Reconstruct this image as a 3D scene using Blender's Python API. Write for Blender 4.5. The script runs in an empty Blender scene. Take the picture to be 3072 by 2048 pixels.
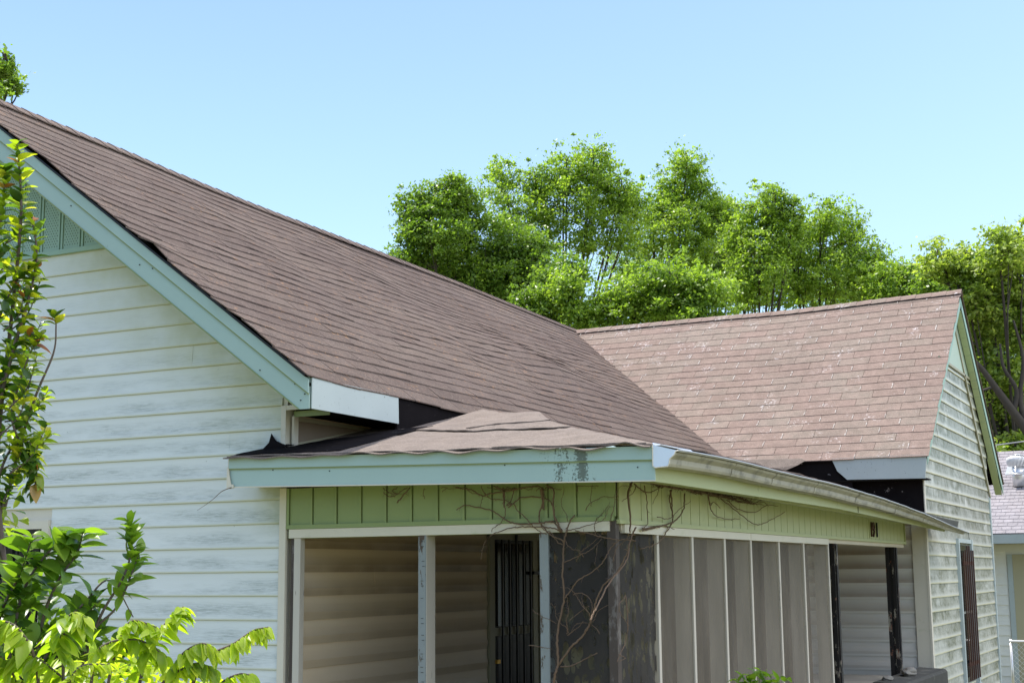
import bpy, bmesh, math, random
import numpy as np
from mathutils import Vector, Matrix

random.seed(7)
RNG = np.random.default_rng(7)
SC = bpy.context.scene
COL = SC.collection

# ------------------------------------------------------------------ camera
CAM = np.array([7.157, -9.941, 1.8])
F = 4226.88
RC = np.array([[0.89325605, 0.44947319, -0.00821466],
               [0.08026328, -0.14147763, 0.98668226],
               [0.44232503, -0.88201923, -0.16245195]])      # rows: camera axes in the world
cd = bpy.data.cameras.new('camera')
cd.sensor_width = 36.0
cd.lens = F / 3072 * 36
cd.clip_start = 0.1
cd.clip_end = 2000
cam = bpy.data.objects.new('camera', cd)
COL.objects.link(cam)
U, _, Vt = np.linalg.svd(RC)
Ro = U @ Vt
cam.matrix_world = Matrix.Translation(CAM.tolist()) @ Matrix(Ro.T.tolist()).to_4x4()
SC.camera = cam

def at(px, py, d):
    """point seen at photo pixel (px, py), d metres of depth along the view axis"""
    r = Ro.T @ np.array([(px - 1536) / F, -(py - 1024) / F, -1.0])
    return CAM + r * d

# ------------------------------------------------------------------ light
SUN = Vector((-0.62, 0.04, 1.0)).normalized()          # towards the sun
wd = bpy.data.worlds.new('World')
SC.world = wd
wd.use_nodes = True
nt = wd.node_tree
sky = nt.nodes.new('ShaderNodeTexSky')
sky.sky_type = 'NISHITA'
sky.sun_disc = False
sky.sun_elevation = math.asin(SUN.z)
sky.sun_rotation = math.radians(90)
sky.air_density = 1.0
sky.dust_density = 2.6
sky.ozone_density = 1.0
bg = nt.nodes['Background']
bg.inputs['Strength'].default_value = 0.15
wb = nt.nodes.new('ShaderNodeMix')            # white balance of the photograph: a slightly cyan daylight sky
wb.data_type = 'RGBA'; wb.blend_type = 'MULTIPLY'
wb.inputs[0].default_value = 1.0
wb.inputs[7].default_value = (0.95, 1.01, 1.04, 1)
nt.links.new(sky.outputs[0], wb.inputs[6])
nt.links.new(wb.outputs[2], bg.inputs['Color'])
sl = bpy.data.lights.new('sun', 'SUN')
sl.energy = 3.8
sl.angle = math.radians(0.53)
sl.color = (1.0, 0.95, 0.87)
so = bpy.data.objects.new('sun', sl)
COL.objects.link(so)
so.rotation_euler = (-SUN).to_track_quat('-Z', 'Y').to_euler()
so.location = (-20, 0, 40)
SC.view_settings.view_transform = 'Standard'
SC.view_settings.look = 'None'
SC.view_settings.gamma = 1.0
SC.view_settings.use_curve_mapping = False
SC.view_settings.exposure = 1.15
SC.render.engine = 'CYCLES'
SC.cycles.max_bounces = 8
SC.cycles.transparent_max_bounces = 12

# ------------------------------------------------------------------ materials
class NG:
    def __init__(s, name):
        s.m = bpy.data.materials.new(name)
        s.m.use_nodes = True
        s.t = s.m.node_tree
        s.b = s.t.nodes['Principled BSDF']
        s.b.inputs['Specular IOR Level'].default_value = 0.3
        s._pos = None
    def n(s, typ, **kw):
        x = s.t.nodes.new(typ)
        for k, v in kw.items():
            setattr(x, k, v)
        return x
    def link(s, a, b):
        s.t.links.new(a, b)
    def pos(s, scale=(1, 1, 1)):
        if s._pos is None:
            s._pos = s.n('ShaderNodeNewGeometry')
        mp = s.n('ShaderNodeMapping')
        mp.inputs['Scale'].default_value = scale
        s.link(s._pos.outputs['Position'], mp.inputs['Vector'])
        return mp.outputs[0]
    def noise(s, scale=5, stretch=(1, 1, 1), detail=4, rough=0.55, dist=0.0):
        x = s.n('ShaderNodeTexNoise')
        x.inputs['Scale'].default_value = scale
        x.inputs['Detail'].default_value = detail
        x.inputs['Roughness'].default_value = rough
        x.inputs['Distortion'].default_value = dist
        s.link(s.pos(stretch), x.inputs['Vector'])
        return x.outputs['Fac']
    def ramp(s, fac, a, b, va=0.0, vb=1.0):
        x = s.n('ShaderNodeMapRange')
        x.inputs['From Min'].default_value = a
        x.inputs['From Max'].default_value = b
        x.inputs['To Min'].default_value = va
        x.inputs['To Max'].default_value = vb
        s.link(fac, x.inputs['Value'])
        return x.outputs[0]
    def math(s, op, a, b=None):
        x = s.n('ShaderNodeMath', operation=op)
        for i, v in enumerate((a, b)):
            if v is None:
                continue
            if isinstance(v, (int, float)):
                x.inputs[i].default_value = v
            else:
                s.link(v, x.inputs[i])
        return x.outputs[0]
    def mix(s, fac, a, b, mode='MIX'):
        x = s.n('ShaderNodeMix', data_type='RGBA', blend_type=mode)
        for i, v in ((0, fac), (6, a), (7, b)):
            if isinstance(v, (int, float)):
                x.inputs[i].default_value = v
            elif isinstance(v, tuple):
                x.inputs[i].default_value = (*v[:3], 1)
            else:
                s.link(v, x.inputs[i])
        return x.outputs[2]
    def base(s, c):
        if isinstance(c, tuple):
            s.b.inputs['Base Color'].default_value = (*c[:3], 1)
        else:
            s.link(c, s.b.inputs['Base Color'])
    def bump(s, h, strength=0.3, dist=0.01):
        x = s.n('ShaderNodeBump')
        x.inputs['Strength'].default_value = strength
        x.inputs['Distance'].default_value = dist
        s.link(h, x.inputs['Height'])
        s.link(x.outputs[0], s.b.inputs['Normal'])
    def sep(s):
        if s._pos is None:
            s._pos = s.n('ShaderNodeNewGeometry')
        x = s.n('ShaderNodeSeparateXYZ')
        s.link(s._pos.outputs['Position'], x.inputs[0])
        return x.outputs

def simple(name, c, rough=0.6, var=0.15, scale=6, bump=0.15, bscale=60, stretch=(1, 1, 1), metal=0.0, dirt=None, dlo=0.55, dhi=0.75, dscale=3):
    g = NG(name)
    dark = tuple(x * (1 - var) for x in c)
    col = g.mix(g.noise(scale, stretch), dark, c)
    if dirt:
        col = g.mix(g.ramp(g.noise(dscale, stretch, 8, 0.7), dlo, dhi), col, dirt)
    g.base(col)
    g.b.inputs['Roughness'].default_value = rough
    g.b.inputs['Metallic'].default_value = metal
    if bump:
        g.bump(g.noise(bscale, stretch, 3), bump, 0.004)
    return g.m

def random_obj(g):
    o = g.n('ShaderNodeObjectInfo')
    return o.outputs['Random']

def siding_mat(name, c, kind):
    g = NG(name)
    sx = (0.35, 0.35, 9.0)
    col = g.mix(g.noise(1.2, (1, 1, 1), 3), tuple(x * 0.93 for x in c), c)
    col = g.mix(g.math('MULTIPLY', random_obj(g), 0.35), col, tuple(x * f for x, f in zip(c, (0.9, 0.95, 0.98))))
    xyz = g.sep()
    if kind == 'clean':      # grey mildew smears that follow the pressed wood grain, thicker towards the corner
        grain = g.ramp(g.noise(7.5, (0.8, 1, 22), 8, 0.8, 0.8), 0.46, 0.58)
        patch = g.math('MULTIPLY', g.ramp(g.noise(1.5, (0.7, 1, 3.2), 4, 0.6), 0.40, 0.58), g.ramp(xyz[2], 4.1, 3.2, 0.25, 1.0))
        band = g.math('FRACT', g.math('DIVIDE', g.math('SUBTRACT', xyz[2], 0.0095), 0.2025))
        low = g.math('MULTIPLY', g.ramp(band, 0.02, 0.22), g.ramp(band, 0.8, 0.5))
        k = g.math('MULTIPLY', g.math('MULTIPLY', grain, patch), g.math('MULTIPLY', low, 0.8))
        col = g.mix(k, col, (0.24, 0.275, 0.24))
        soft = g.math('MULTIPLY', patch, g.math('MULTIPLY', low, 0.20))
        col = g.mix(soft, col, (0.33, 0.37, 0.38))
        # yellow-green film along the lower lip of each board
        lip = g.math('MULTIPLY', g.ramp(band, 0.09, 0.02), 0.4)
        col = g.mix(lip, col, (0.42, 0.42, 0.20))
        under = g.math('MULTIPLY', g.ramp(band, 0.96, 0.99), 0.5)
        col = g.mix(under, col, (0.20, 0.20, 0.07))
        # brown-green grime close to the corner below the porch eave
        near = g.math('MULTIPLY', g.ramp(xyz[0], -0.35, 0.0), g.math('MULTIPLY', g.ramp(xyz[2], 2.1, 2.3), g.ramp(xyz[2], 2.75, 2.6)))
        col = g.mix(g.math('MULTIPLY', near, g.ramp(g.noise(7), 0.3, 0.7, 0.3, 0.9)), col, (0.22, 0.24, 0.10))
        rk = g.math('ADD', g.math('MULTIPLY', xyz[0], 0.739), xyz[2])     # film under the rake board
        rm = g.math('MULTIPLY', g.ramp(rk, 2.35, 3.45), g.ramp(g.noise(2.2), 0.3, 0.62, 0.15, 0.75))
        col = g.mix(rm, col, (0.36, 0.37, 0.18))
        spots = g.ramp(g.noise(38, (1, 1, 1), 2), 0.77, 0.80)
        col = g.mix(g.math('MULTIPLY', spots, 0.7), col, (0.10, 0.09, 0.05))
    elif kind == 'algae':    # green-grey streaks running down from under each lap
        band = g.math('FRACT', g.math('DIVIDE', g.math('SUBTRACT', xyz[2], 0.1795), 0.2035))
        st_lo = g.ramp(g.noise(1.0, (1, 1.6, 3.1), 10, 0.85), 0.30, 0.56)
        st_hi = g.ramp(g.noise(1.6, (1, 0.9, 1.0), 5, 0.65), 0.30, 0.46)
        hi_ = g.ramp(xyz[2], 2.2, 2.6)
        st = g.math('ADD', g.math('MULTIPLY', st_lo, g.math('SUBTRACT', 1.0, hi_)), g.math('MULTIPLY', st_hi, hi_))
        big = g.ramp(g.noise(1.3, (1, 1.2, 1.0), 4, 0.6), 0.30, 0.55, 0.55, 1)
        m = g.ramp(band, 0.08, 0.38)
        k = g.math('MULTIPLY', g.math('MULTIPLY', st, m), big)
        fine = g.ramp(g.noise(9, (1, 1.2, 1.2), 6, 0.75), 0.35, 0.62, 0.5, 1)
        col = g.mix(g.math('MULTIPLY', g.math('MULTIPLY', k, fine), 1.0), col, (0.085, 0.092, 0.040))
        lip = g.math('MULTIPLY', g.ramp(band, 0.14, 0.02), 0.8)
        col = g.mix(lip, col, (0.50, 0.46, 0.25))
    elif kind == 'porch':    # brown dust plus painted shading, darker towards lower edges and on upper boards
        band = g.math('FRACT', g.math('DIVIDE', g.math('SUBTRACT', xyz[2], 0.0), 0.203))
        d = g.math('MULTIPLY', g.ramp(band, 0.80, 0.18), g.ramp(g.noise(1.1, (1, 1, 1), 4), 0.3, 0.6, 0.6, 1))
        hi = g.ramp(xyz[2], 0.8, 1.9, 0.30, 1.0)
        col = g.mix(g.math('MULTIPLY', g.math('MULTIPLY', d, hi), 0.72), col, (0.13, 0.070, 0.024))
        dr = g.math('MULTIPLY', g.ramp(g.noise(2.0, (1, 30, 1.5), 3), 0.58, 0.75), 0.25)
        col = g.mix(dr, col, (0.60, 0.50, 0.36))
    g.base(col)
    g.b.inputs['Roughness'].default_value = 0.45
    g.bump(g.noise(7, (1, 1, 30) if kind != 'algae' else (1, 1, 22), 4, 0.7), 0.18, 0.003)
    return g.m

def shingle_mat(name, a, b, white, orange, streak=0.0):
    g = NG(name)
    gi = g.n('ShaderNodeNewGeometry')
    rnd = g.math('FRACT', g.math('ADD', random_obj(g), gi.outputs['Random Per Island']))
    hue = g.ramp(rnd, 0.35, 0.75)
    col = g.mix(hue, a, b)
    col = g.mix(g.ramp(g.noise(0.8, (1, 1, 1), 4), 0.35, 0.7, 0.0, 0.45), col, tuple(x * 0.66 for x in a))
    col = g.mix(g.ramp(g.noise(1.0, (1, 0.35, 1), 6, 0.7), 0.42, 0.68, 0.0, 0.4), col, (0.21, 0.165, 0.13))
    gr = g.noise(70, (1, 1, 1), 5, 0.85)
    col = g.mix(g.ramp(gr, 0.36, 0.58), tuple(x * 0.5 for x in a), col, 'MIX')
    sp = g.ramp(g.noise(45, (1, 1, 1), 4, 0.7), 0.60, 0.68, 0, 0.6)
    col = g.mix(sp, col, (0.36, 0.31, 0.27))
    col = g.mix(g.ramp(g.noise(5.5, (1, 1, 1), 6, 0.75), 0.42, 0.66, 0, 0.35), col, tuple(min(1, x * 1.45) for x in a))
    if white:
        w = g.math('MULTIPLY', g.ramp(g.noise(22, (1, 1, 1), 8, 0.8), 0.54, 0.60), g.ramp(g.noise(2.3, (1, 1, 1), 3), 0.58, 0.68))
        col = g.mix(g.math('MULTIPLY', w, 0.75), col, (0.62, 0.60, 0.62))
    if orange:
        w = g.math('MULTIPLY', g.ramp(g.noise(13, (1, 1, 1), 8, 0.8), 0.57, 0.64), g.ramp(g.noise(1.0, (1, 1, 1), 3), 0.44, 0.60))
        col = g.mix(g.math('MULTIPLY', w, 0.7), col, (0.40, 0.21, 0.09))
    g.base(col)
    g.b.inputs['Roughness'].default_value = 0.95
    g.b.inputs['Specular IOR Level'].default_value = 0.15
    g.bump(g.math('ADD', gr, g.math('MULTIPLY', g.noise(9), 1.5)), 0.55, 0.006)
    return g.m

def leaf_mat(name, cols, trans=0.45, rough=0.45, spec=0.5, per='island'):
    g = NG(name)
    gi = g.n('ShaderNodeNewGeometry')
    r = gi.outputs['Random Per Island'] if per == 'island' else random_obj(g)
    cr = g.n('ShaderNodeValToRGB')
    e = cr.color_ramp.elements
    e[0].position = cols[0][0]; e[0].color = (*cols[0][1], 1)
    e[1].position = cols[-1][0]; e[1].color = (*cols[-1][1], 1)
    for p, c in cols[1:-1]:
        x = e.new(p); x.color = (*c, 1)
    if per == 'island':
        r = g.math('ADD', g.math('MULTIPLY', r, 0.5), g.ramp(g.noise(0.55, (1, 1, 1), 3, 0.6), 0.3, 0.7, 0.0, 0.5))
    g.link(r, cr.inputs[0])
    g.base(cr.outputs[0])
    g.b.inputs['Roughness'].default_value = rough
    g.b.inputs['Specular IOR Level'].default_value = spec
    tr = g.n('ShaderNodeBsdfTranslucent')
    tc = g.mix(1.0, cr.outputs[0], (1.5, 1.6, 0.55), 'MULTIPLY')
    g.link(tc, tr.inputs['Color'])
    ms = g.n('ShaderNodeMixShader')
    ms.inputs[0].default_value = trans
    g.link(g.b.outputs[0], ms.inputs[1])
    g.link(tr.outputs[0], ms.inputs[2])
    g.link(ms.outputs[0], g.t.nodes['Material Output'].inputs['Surface'])
    return g.m

def peel_mat(name, paint, wood, lo=0.5, hi=0.54, scale=7, stretch=(1, 1, 0.35), mid=None):
    g = NG(name)
    n1 = g.noise(scale, stretch, 8, 0.75)
    k = g.ramp(n1, lo, hi)
    w = g.mix(g.noise(30, (1, 1, 0.1), 3), tuple(x * 0.6 for x in wood), wood)
    if mid:
        w = g.mix(g.ramp(g.noise(14, stretch, 5), 0.5, 0.6), w, mid)
    p = g.mix(g.noise(12), tuple(x * 0.85 for x in paint), paint)
    g.base(g.mix(k, p, w))
    g.b.inputs['Roughness'].default_value = 0.6
    g.bump(k, 0.6, -0.003)
    return g.m

def mesh_screen_mat(name, c, alpha, folds=None):
    g = NG(name)
    g.b.inputs['Roughness'].default_value = 0.9
    col = g.mix(g.ramp(g.noise(2.2, (1, 1, 0.5), 5, 0.7), 0.3, 0.7), tuple(x * 0.6 for x in c), c)
    g.base(col)
    tr = g.n('ShaderNodeBsdfTransparent')
    ms = g.n('ShaderNodeMixShader')
    a = g.ramp(g.noise(1.6, (1, 1, 0.35), 5, 0.7), 0.3, 0.7, alpha - 0.12, alpha + 0.12)
    if folds:                       # torn, leaf-shaped tatters of a second layer of netting
        v = g.n('ShaderNodeTexVoronoi')
        v.inputs['Scale'].default_value = 11.0
        v.inputs['Randomness'].default_value = 1.0
        g.link(g.pos((1.5, 1.5, 0.7)), v.inputs['Vector'])
        hole = g.math('MULTIPLY', g.ramp(v.outputs['Distance'], 0.50, 0.44), g.ramp(g.noise(2.6, (1, 1, 1), 6, 0.7), 0.44, 0.48))
        a = g.math('SUBTRACT', a, g.math('MULTIPLY', hole, folds))
    g.link(a, ms.inputs[0])
    g.link(tr.outputs[0], ms.inputs[1])
    g.link(g.b.outputs[0], ms.inputs[2])
    g.link(ms.outputs[0], g.t.nodes['Material Output'].inputs['Surface'])
    return g.m

M = {}
M['siding'] = siding_mat('gable siding', (0.64, 0.67, 0.66), 'clean')
M['algae'] = siding_mat('algae siding', (0.56, 0.56, 0.50), 'algae')
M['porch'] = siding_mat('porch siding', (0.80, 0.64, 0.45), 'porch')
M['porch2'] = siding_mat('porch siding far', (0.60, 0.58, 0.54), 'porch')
M['teal'] = simple('teal fascia paint', (0.33, 0.45, 0.42), 0.4, 0.10, 2.5, 0.1, 40, dirt=(0.12, 0.15, 0.12), dlo=0.66, dhi=0.80, dscale=16)
M['mould'] = None
M['lip_shade_green'] = simple('yellow green lip shade', (0.22, 0.27, 0.12), 0.5, 0.2, 8, 0.05)  # seam shadow and reflected light put into the lip colour
M['green'] = simple('green panel', (0.23, 0.29, 0.12), 0.45, 0.12, 3, 0.08, 40)
M['green_side'] = simple('green side panel', (0.385, 0.42, 0.215), 0.45, 0.12, 3, 0.08, 40, dirt=(0.22, 0.26, 0.12), dlo=0.62, dhi=0.75, dscale=9)
M['vent'] = simple('vent green', (0.27, 0.40, 0.32), 0.45, 0.1, 3, 0.05)
M['white'] = simple('white trim', (0.60, 0.56, 0.47), 0.5, 0.12, 4, 0.12, 50, dirt=(0.42, 0.43, 0.30), dlo=0.58, dhi=0.8, dscale=6)
M['white_spot'] = simple('white fascia metal', (0.44, 0.50, 0.49), 0.45, 0.22, 1.6, 0.12, 12, dirt=(0.08, 0.08, 0.07), dlo=0.63, dhi=0.68, dscale=34)
M['cream'] = simple('cream frame', (0.36, 0.34, 0.24), 0.5, 0.15, 4, 0.1)
M['black'] = simple('black paint', (0.006, 0.006, 0.007), 0.4, 0.3, 10, 0.1)
M['soffit'] = simple('pale soffit', (0.50, 0.58, 0.36), 0.5, 0.1, 4, 0.05)
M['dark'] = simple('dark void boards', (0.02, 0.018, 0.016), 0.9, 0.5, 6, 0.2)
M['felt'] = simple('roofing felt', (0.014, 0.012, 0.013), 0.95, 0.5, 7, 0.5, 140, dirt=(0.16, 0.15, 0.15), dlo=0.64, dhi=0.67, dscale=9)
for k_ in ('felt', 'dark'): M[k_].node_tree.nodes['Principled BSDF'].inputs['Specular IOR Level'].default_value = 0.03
M['shingle'] = shingle_mat('brown shingle', (0.106, 0.076, 0.064), (0.128, 0.096, 0.082), False, True)
M['shingle_cap'] = shingle_mat('brown cap shingle', (0.145, 0.108, 0.092), (0.165, 0.125, 0.108), False, True)
M['shingle_pink'] = shingle_mat('pinkish shingle', (0.212, 0.155, 0.132), (0.212, 0.180, 0.150), True, False)
M['cut'] = simple('pale cutout edge', (0.46, 0.42, 0.39), 0.9, 0.5, 40, 0.2)
M['rolled'] = shingle_mat('rolled roofing', (0.165, 0.135, 0.117), (0.185, 0.153, 0.134), False, False)
M['gutter'] = simple('gutter metal', (0.36, 0.34, 0.28), 0.42, 0.15, 2, 0.08, 30, dirt=(0.15, 0.145, 0.125), dlo=0.48, dhi=0.68, dscale=5, stretch=(1, 1.2, 2))
M['gutter_end'] = simple('gutter end', (0.62, 0.70, 0.82), 0.35, 0.06, 3, 0.05, metal=0.2)
M['gutter_in'] = simple('gutter inside', (0.10, 0.10, 0.09), 0.7, 0.4, 8, 0.2)
M['stud'] = simple('stud white', (0.50, 0.46, 0.40), 0.6, 0.15, 5, 0.2, 50, stretch=(1, 1, 0.2), dirt=(0.15, 0.13, 0.11), dlo=0.63, dhi=0.68, dscale=20)
M['stud_side'] = simple('stud side', (0.55, 0.49, 0.40), 0.7, 0.2, 3, 0.1, stretch=(1, 1, 0.2))
M['peel_grey'] = peel_mat('peeling grey blue paint', (0.23, 0.255, 0.26), (0.10, 0.07, 0.05), 0.56, 0.58)
M['peel_black'] = peel_mat('peeling black paint', (0.012, 0.010, 0.010), (0.30, 0.27, 0.22), 0.555, 0.58, 9, (1, 1, 0.4), (0.18, 0.06, 0.03))
M['old_wood'] = peel_mat('old brown wood', (0.065, 0.050, 0.043), (0.17, 0.15, 0.14), 0.52, 0.58, 9)
M['screen'] = mesh_screen_mat('insect screen', (0.24, 0.21, 0.175), 0.42)
M['torn'] = mesh_screen_mat('torn insect screen', (0.036, 0.032, 0.030), 0.93, 0.75)
M['drape'] = simple('brown drape', (0.12, 0.095, 0.066), 0.95, 0.5, 2.5, 0.2, 30, stretch=(3, 3, 0.25))
M['olive_sheet'] = simple('olive sheet', (0.26, 0.235, 0.15), 0.9, 0.4, 3, 0.2, 30, stretch=(6, 6, 0.3))
M['glass'] = NG('dark glass').m
gb = M['glass'].node_tree.nodes['Principled BSDF']
gb.inputs['Base Color'].default_value = (0.01, 0.012, 0.012, 1); gb.inputs['Roughness'].default_value = 0.08
M['curtain'] = simple('pale curtain', (0.30, 0.30, 0.26), 0.9, 0.35, 4, 0.1, stretch=(4, 4, 0.3))
M['rust'] = simple('rusty bar', (0.10, 0.045, 0.03), 0.7, 0.5, 14, 0.3)
M['staple'] = simple('staple', (0.05, 0.05, 0.05), 0.5, 0.1, 5, 0)
M['number'] = simple('brown number', (0.075, 0.03, 0.018), 0.6, 0.4, 20, 0.1)
M['number_black'] = simple('black number', (0.006, 0.005, 0.005), 0.4, 0.2, 20, 0.0)
M['concrete'] = simple('dark concrete', (0.07, 0.068, 0.06), 0.9, 0.5, 5, 0.5, 60, dirt=(0.16, 0.16, 0.13), dlo=0.55, dhi=0.7)
M['stone'] = simple('grey stone', (0.20, 0.19, 0.17), 0.9, 0.4, 12, 0.6, 30)
M['vine'] = simple('dry vine', (0.16, 0.105, 0.07), 0.85, 0.4, 30, 0.5, 80)
M['twig'] = simple('twig grey', (0.13, 0.10, 0.085), 0.8, 0.35, 20, 0.4, 80)
M['bark'] = simple('grey bark', (0.065, 0.055, 0.045), 0.9, 0.4, 6, 0.6, 20)
M['ground'] = simple('grass ground', (0.20, 0.195, 0.085), 0.9, 0.5, 0.9, 0.6, 12)
M['slab'] = simple('porch floor', (0.36, 0.34, 0.30), 0.85, 0.3, 3, 0.3)
M['neigh_roof'] = shingle_mat('grey shingle', (0.25, 0.235, 0.25), (0.29, 0.27, 0.285), False, False)
M['neigh_siding'] = simple('white siding', (0.72, 0.72, 0.66), 0.5, 0.06, 3, 0.05)
M['neigh_tan'] = simple('tan door', (0.40, 0.37, 0.24), 0.6, 0.1, 3, 0.05)
M['alu'] = simple('bright aluminium', (0.70, 0.70, 0.70), 0.32, 0.1, 5, 0.05, metal=0.6)
M['fin'] = simple('matt aluminium', (0.62, 0.62, 0.62), 0.5, 0.1, 5, 0.05)
M['cable'] = simple('cable', (0.25, 0.25, 0.25), 0.6, 0.1, 3, 0)

# mould patch on the front porch fascia (a stain of its own shape)
def mould_mat():
    g = NG('teal fascia with mould')
    c = (0.34, 0.46, 0.435)
    col = g.mix(g.noise(2.5), tuple(x * 0.92 for x in c), c)
    xyz = g.sep()
    m = g.math('MULTIPLY', g.ramp(xyz[0], 2.55, 2.78), g.ramp(xyz[0], 3.15, 2.95))
    run = g.ramp(g.noise(9, (1, 1, 0.12), 5, 0.7), 0.35, 0.65)
    m2 = g.math('ADD', g.math('MULTIPLY', g.ramp(g.noise(1.5), 0.45, 0.7), 0.13), g.math('MULTIPLY', g.math('MULTIPLY', m, run), 0.44))
    sp = g.noise(55, (1, 1, 1), 5, 0.7)
    k = g.ramp(g.math('ADD', sp, m2), 0.76, 0.82)
    col = g.mix(g.math('MULTIPLY', k, 0.8), col, (0.06, 0.07, 0.05))
    g.base(col)
    g.b.inputs['Roughness'].default_value = 0.4
    return g.m
M['mould'] = mould_mat()

# ------------------------------------------------------------------ builders
def link(name, me, mat=None, parent=None, label=None, cat=None, group=None, kind=None, loc=None):
    o = bpy.data.objects.new(name, me)
    COL.objects.link(o)
    if mat is not None and me is not None:
        mats = mat if isinstance(mat, (list, tuple)) else [mat]
        if len(me.materials) == 0:
            for m in mats:
                me.materials.append(m)
    if parent is not None:
        o.parent = parent
    if loc is not None:
        o.location = loc
    if label: o['label'] = label
    if cat: o['category'] = cat
    if group: o['group'] = group
    if kind: o['kind'] = kind
    return o

def empty(name, loc=(0, 0, 0), label=None, cat=None, group=None):
    return link(name, None, None, None, label, cat, group, None, loc)

def mesh(name, vs, fs, smooth=False):
    me = bpy.data.meshes.new(name)
    me.from_pydata([tuple(map(float, v)) for v in vs], [], fs)
    if smooth:
        for p in me.polygons:
            p.use_smooth = True
    me.update()
    return me

class MB:
    """collects shapes that belong to one object"""
    def __init__(s):
        s.v = []; s.f = []; s.mi = []
    def add(s, vs, fs, mi=0):
        o = len(s.v)
        s.v += [tuple(map(float, v)) for v in vs]
        s.f += [tuple(i + o for i in f) for f in fs]
        s.mi += [mi] * len(fs)
    def box(s, a, b, mi=0, bev=0.0):
        x0, y0, z0 = a; x1, y1, z1 = b
        vs = [(x0, y0, z0), (x1, y0, z0), (x1, y1, z0), (x0, y1, z0), (x0, y0, z1), (x1, y0, z1), (x1, y1, z1), (x0, y1, z1)]
        s.add(vs, [(0, 3, 2, 1), (4, 5, 6, 7), (0, 1, 5, 4), (1, 2, 6, 5), (2, 3, 7, 6), (3, 0, 4, 7)], mi)
    def prism(s, poly, ext, mi=0):
        """poly: list of 3d points, ext: extrusion vector"""
        n = len(poly)
        vs = [tuple(p) for p in poly] + [tuple(np.array(p) + np.array(ext)) for p in poly]
        fs = [tuple(range(n))[::-1], tuple(range(n, 2 * n))] + [(i, (i + 1) % n, n + (i + 1) % n, n + i) for i in range(n)]
        s.add(vs, fs, mi)
    def tube(s, pts, r, seg=6, mi=0, taper=None):
        pts = [np.array(p, float) for p in pts]
        rings = []
        up = np.array([0.13, 0.27, 0.95])
        for i, p in enumerate(pts):
            t = pts[min(i + 1, len(pts) - 1)] - pts[max(i - 1, 0)]
            t /= (np.linalg.norm(t) + 1e-9)
            a = np.cross(t, up)
            if np.linalg.norm(a) < 0.05:
                a = np.cross(t, np.array([1.0, 0, 0]))
            a /= np.linalg.norm(a)
            b = np.cross(t, a)
            rr = r if taper is None else r + (taper - r) * i / max(1, len(pts) - 1)
            rings.append([p + rr * (math.cos(q) * a + math.sin(q) * b) for q in [2 * math.pi * k / seg for k in range(seg)]])
        vs = [v for ring in rings for v in ring]
        fs = []
        for i in range(len(pts) - 1):
            for k in range(seg):
                fs.append((i * seg + k, i * seg + (k + 1) % seg, (i + 1) * seg + (k + 1) % seg, (i + 1) * seg + k))
        fs.append(tuple(range(seg))[::-1]); fs.append(tuple((len(pts) - 1) * seg + k for k in range(seg)))
        s.add(vs, fs, mi)
    def build(s, name, mat, parent=None, smooth=False, **kw):
        me = mesh(name, s.v, s.f, smooth)
        o = link(name, me, mat, parent, **kw)
        if any(s.mi):
            me.polygons.foreach_set('material_index', s.mi)
        return o

def boxo(name, a, b, mat, parent=None, **kw):
    m = MB(); m.box(a, b)
    return m.build(name, mat, parent, **kw)

def spline(pts, k=6):
    """Catmull-Rom through the points"""
    P = [np.array(p, float) for p in pts]
    P = [2 * P[0] - P[1]] + P + [2 * P[-1] - P[-2]]
    out = []
    for i in range(1, len(P) - 2):
        for j in range(k):
            t = j / k
            out.append(0.5 * ((2 * P[i]) + (-P[i - 1] + P[i + 1]) * t + (2 * P[i - 1] - 5 * P[i] + 4 * P[i + 1] - P[i + 2]) * t * t + (-P[i - 1] + 3 * P[i] - 3 * P[i + 1] + P[i + 2]) * t ** 3))
    out.append(P[-2])
    return out

def wig(x, s=1.0, ph=0.0):
    return math.sin(x * 1.7 * s + ph) * 0.5 + math.sin(x * 3.9 * s + 1.3 + ph * 2) * 0.3 + math.sin(x * 8.3 * s + 2.1 + ph) * 0.2

# ------------------------------------------------------------------ setting
def sheet(name, x0, x1, y0, y1, z, mat, **kw):
    return link(name, mesh(name, [(x0, y0, z), (x1, y0, z), (x1, y1, z), (x0, y1, z)], [(0, 1, 2, 3)]), mat, **kw)
GZ = -0.8
sheet('ground', -600, 600, -400, 900, GZ, M['ground'], kind='structure')

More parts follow.
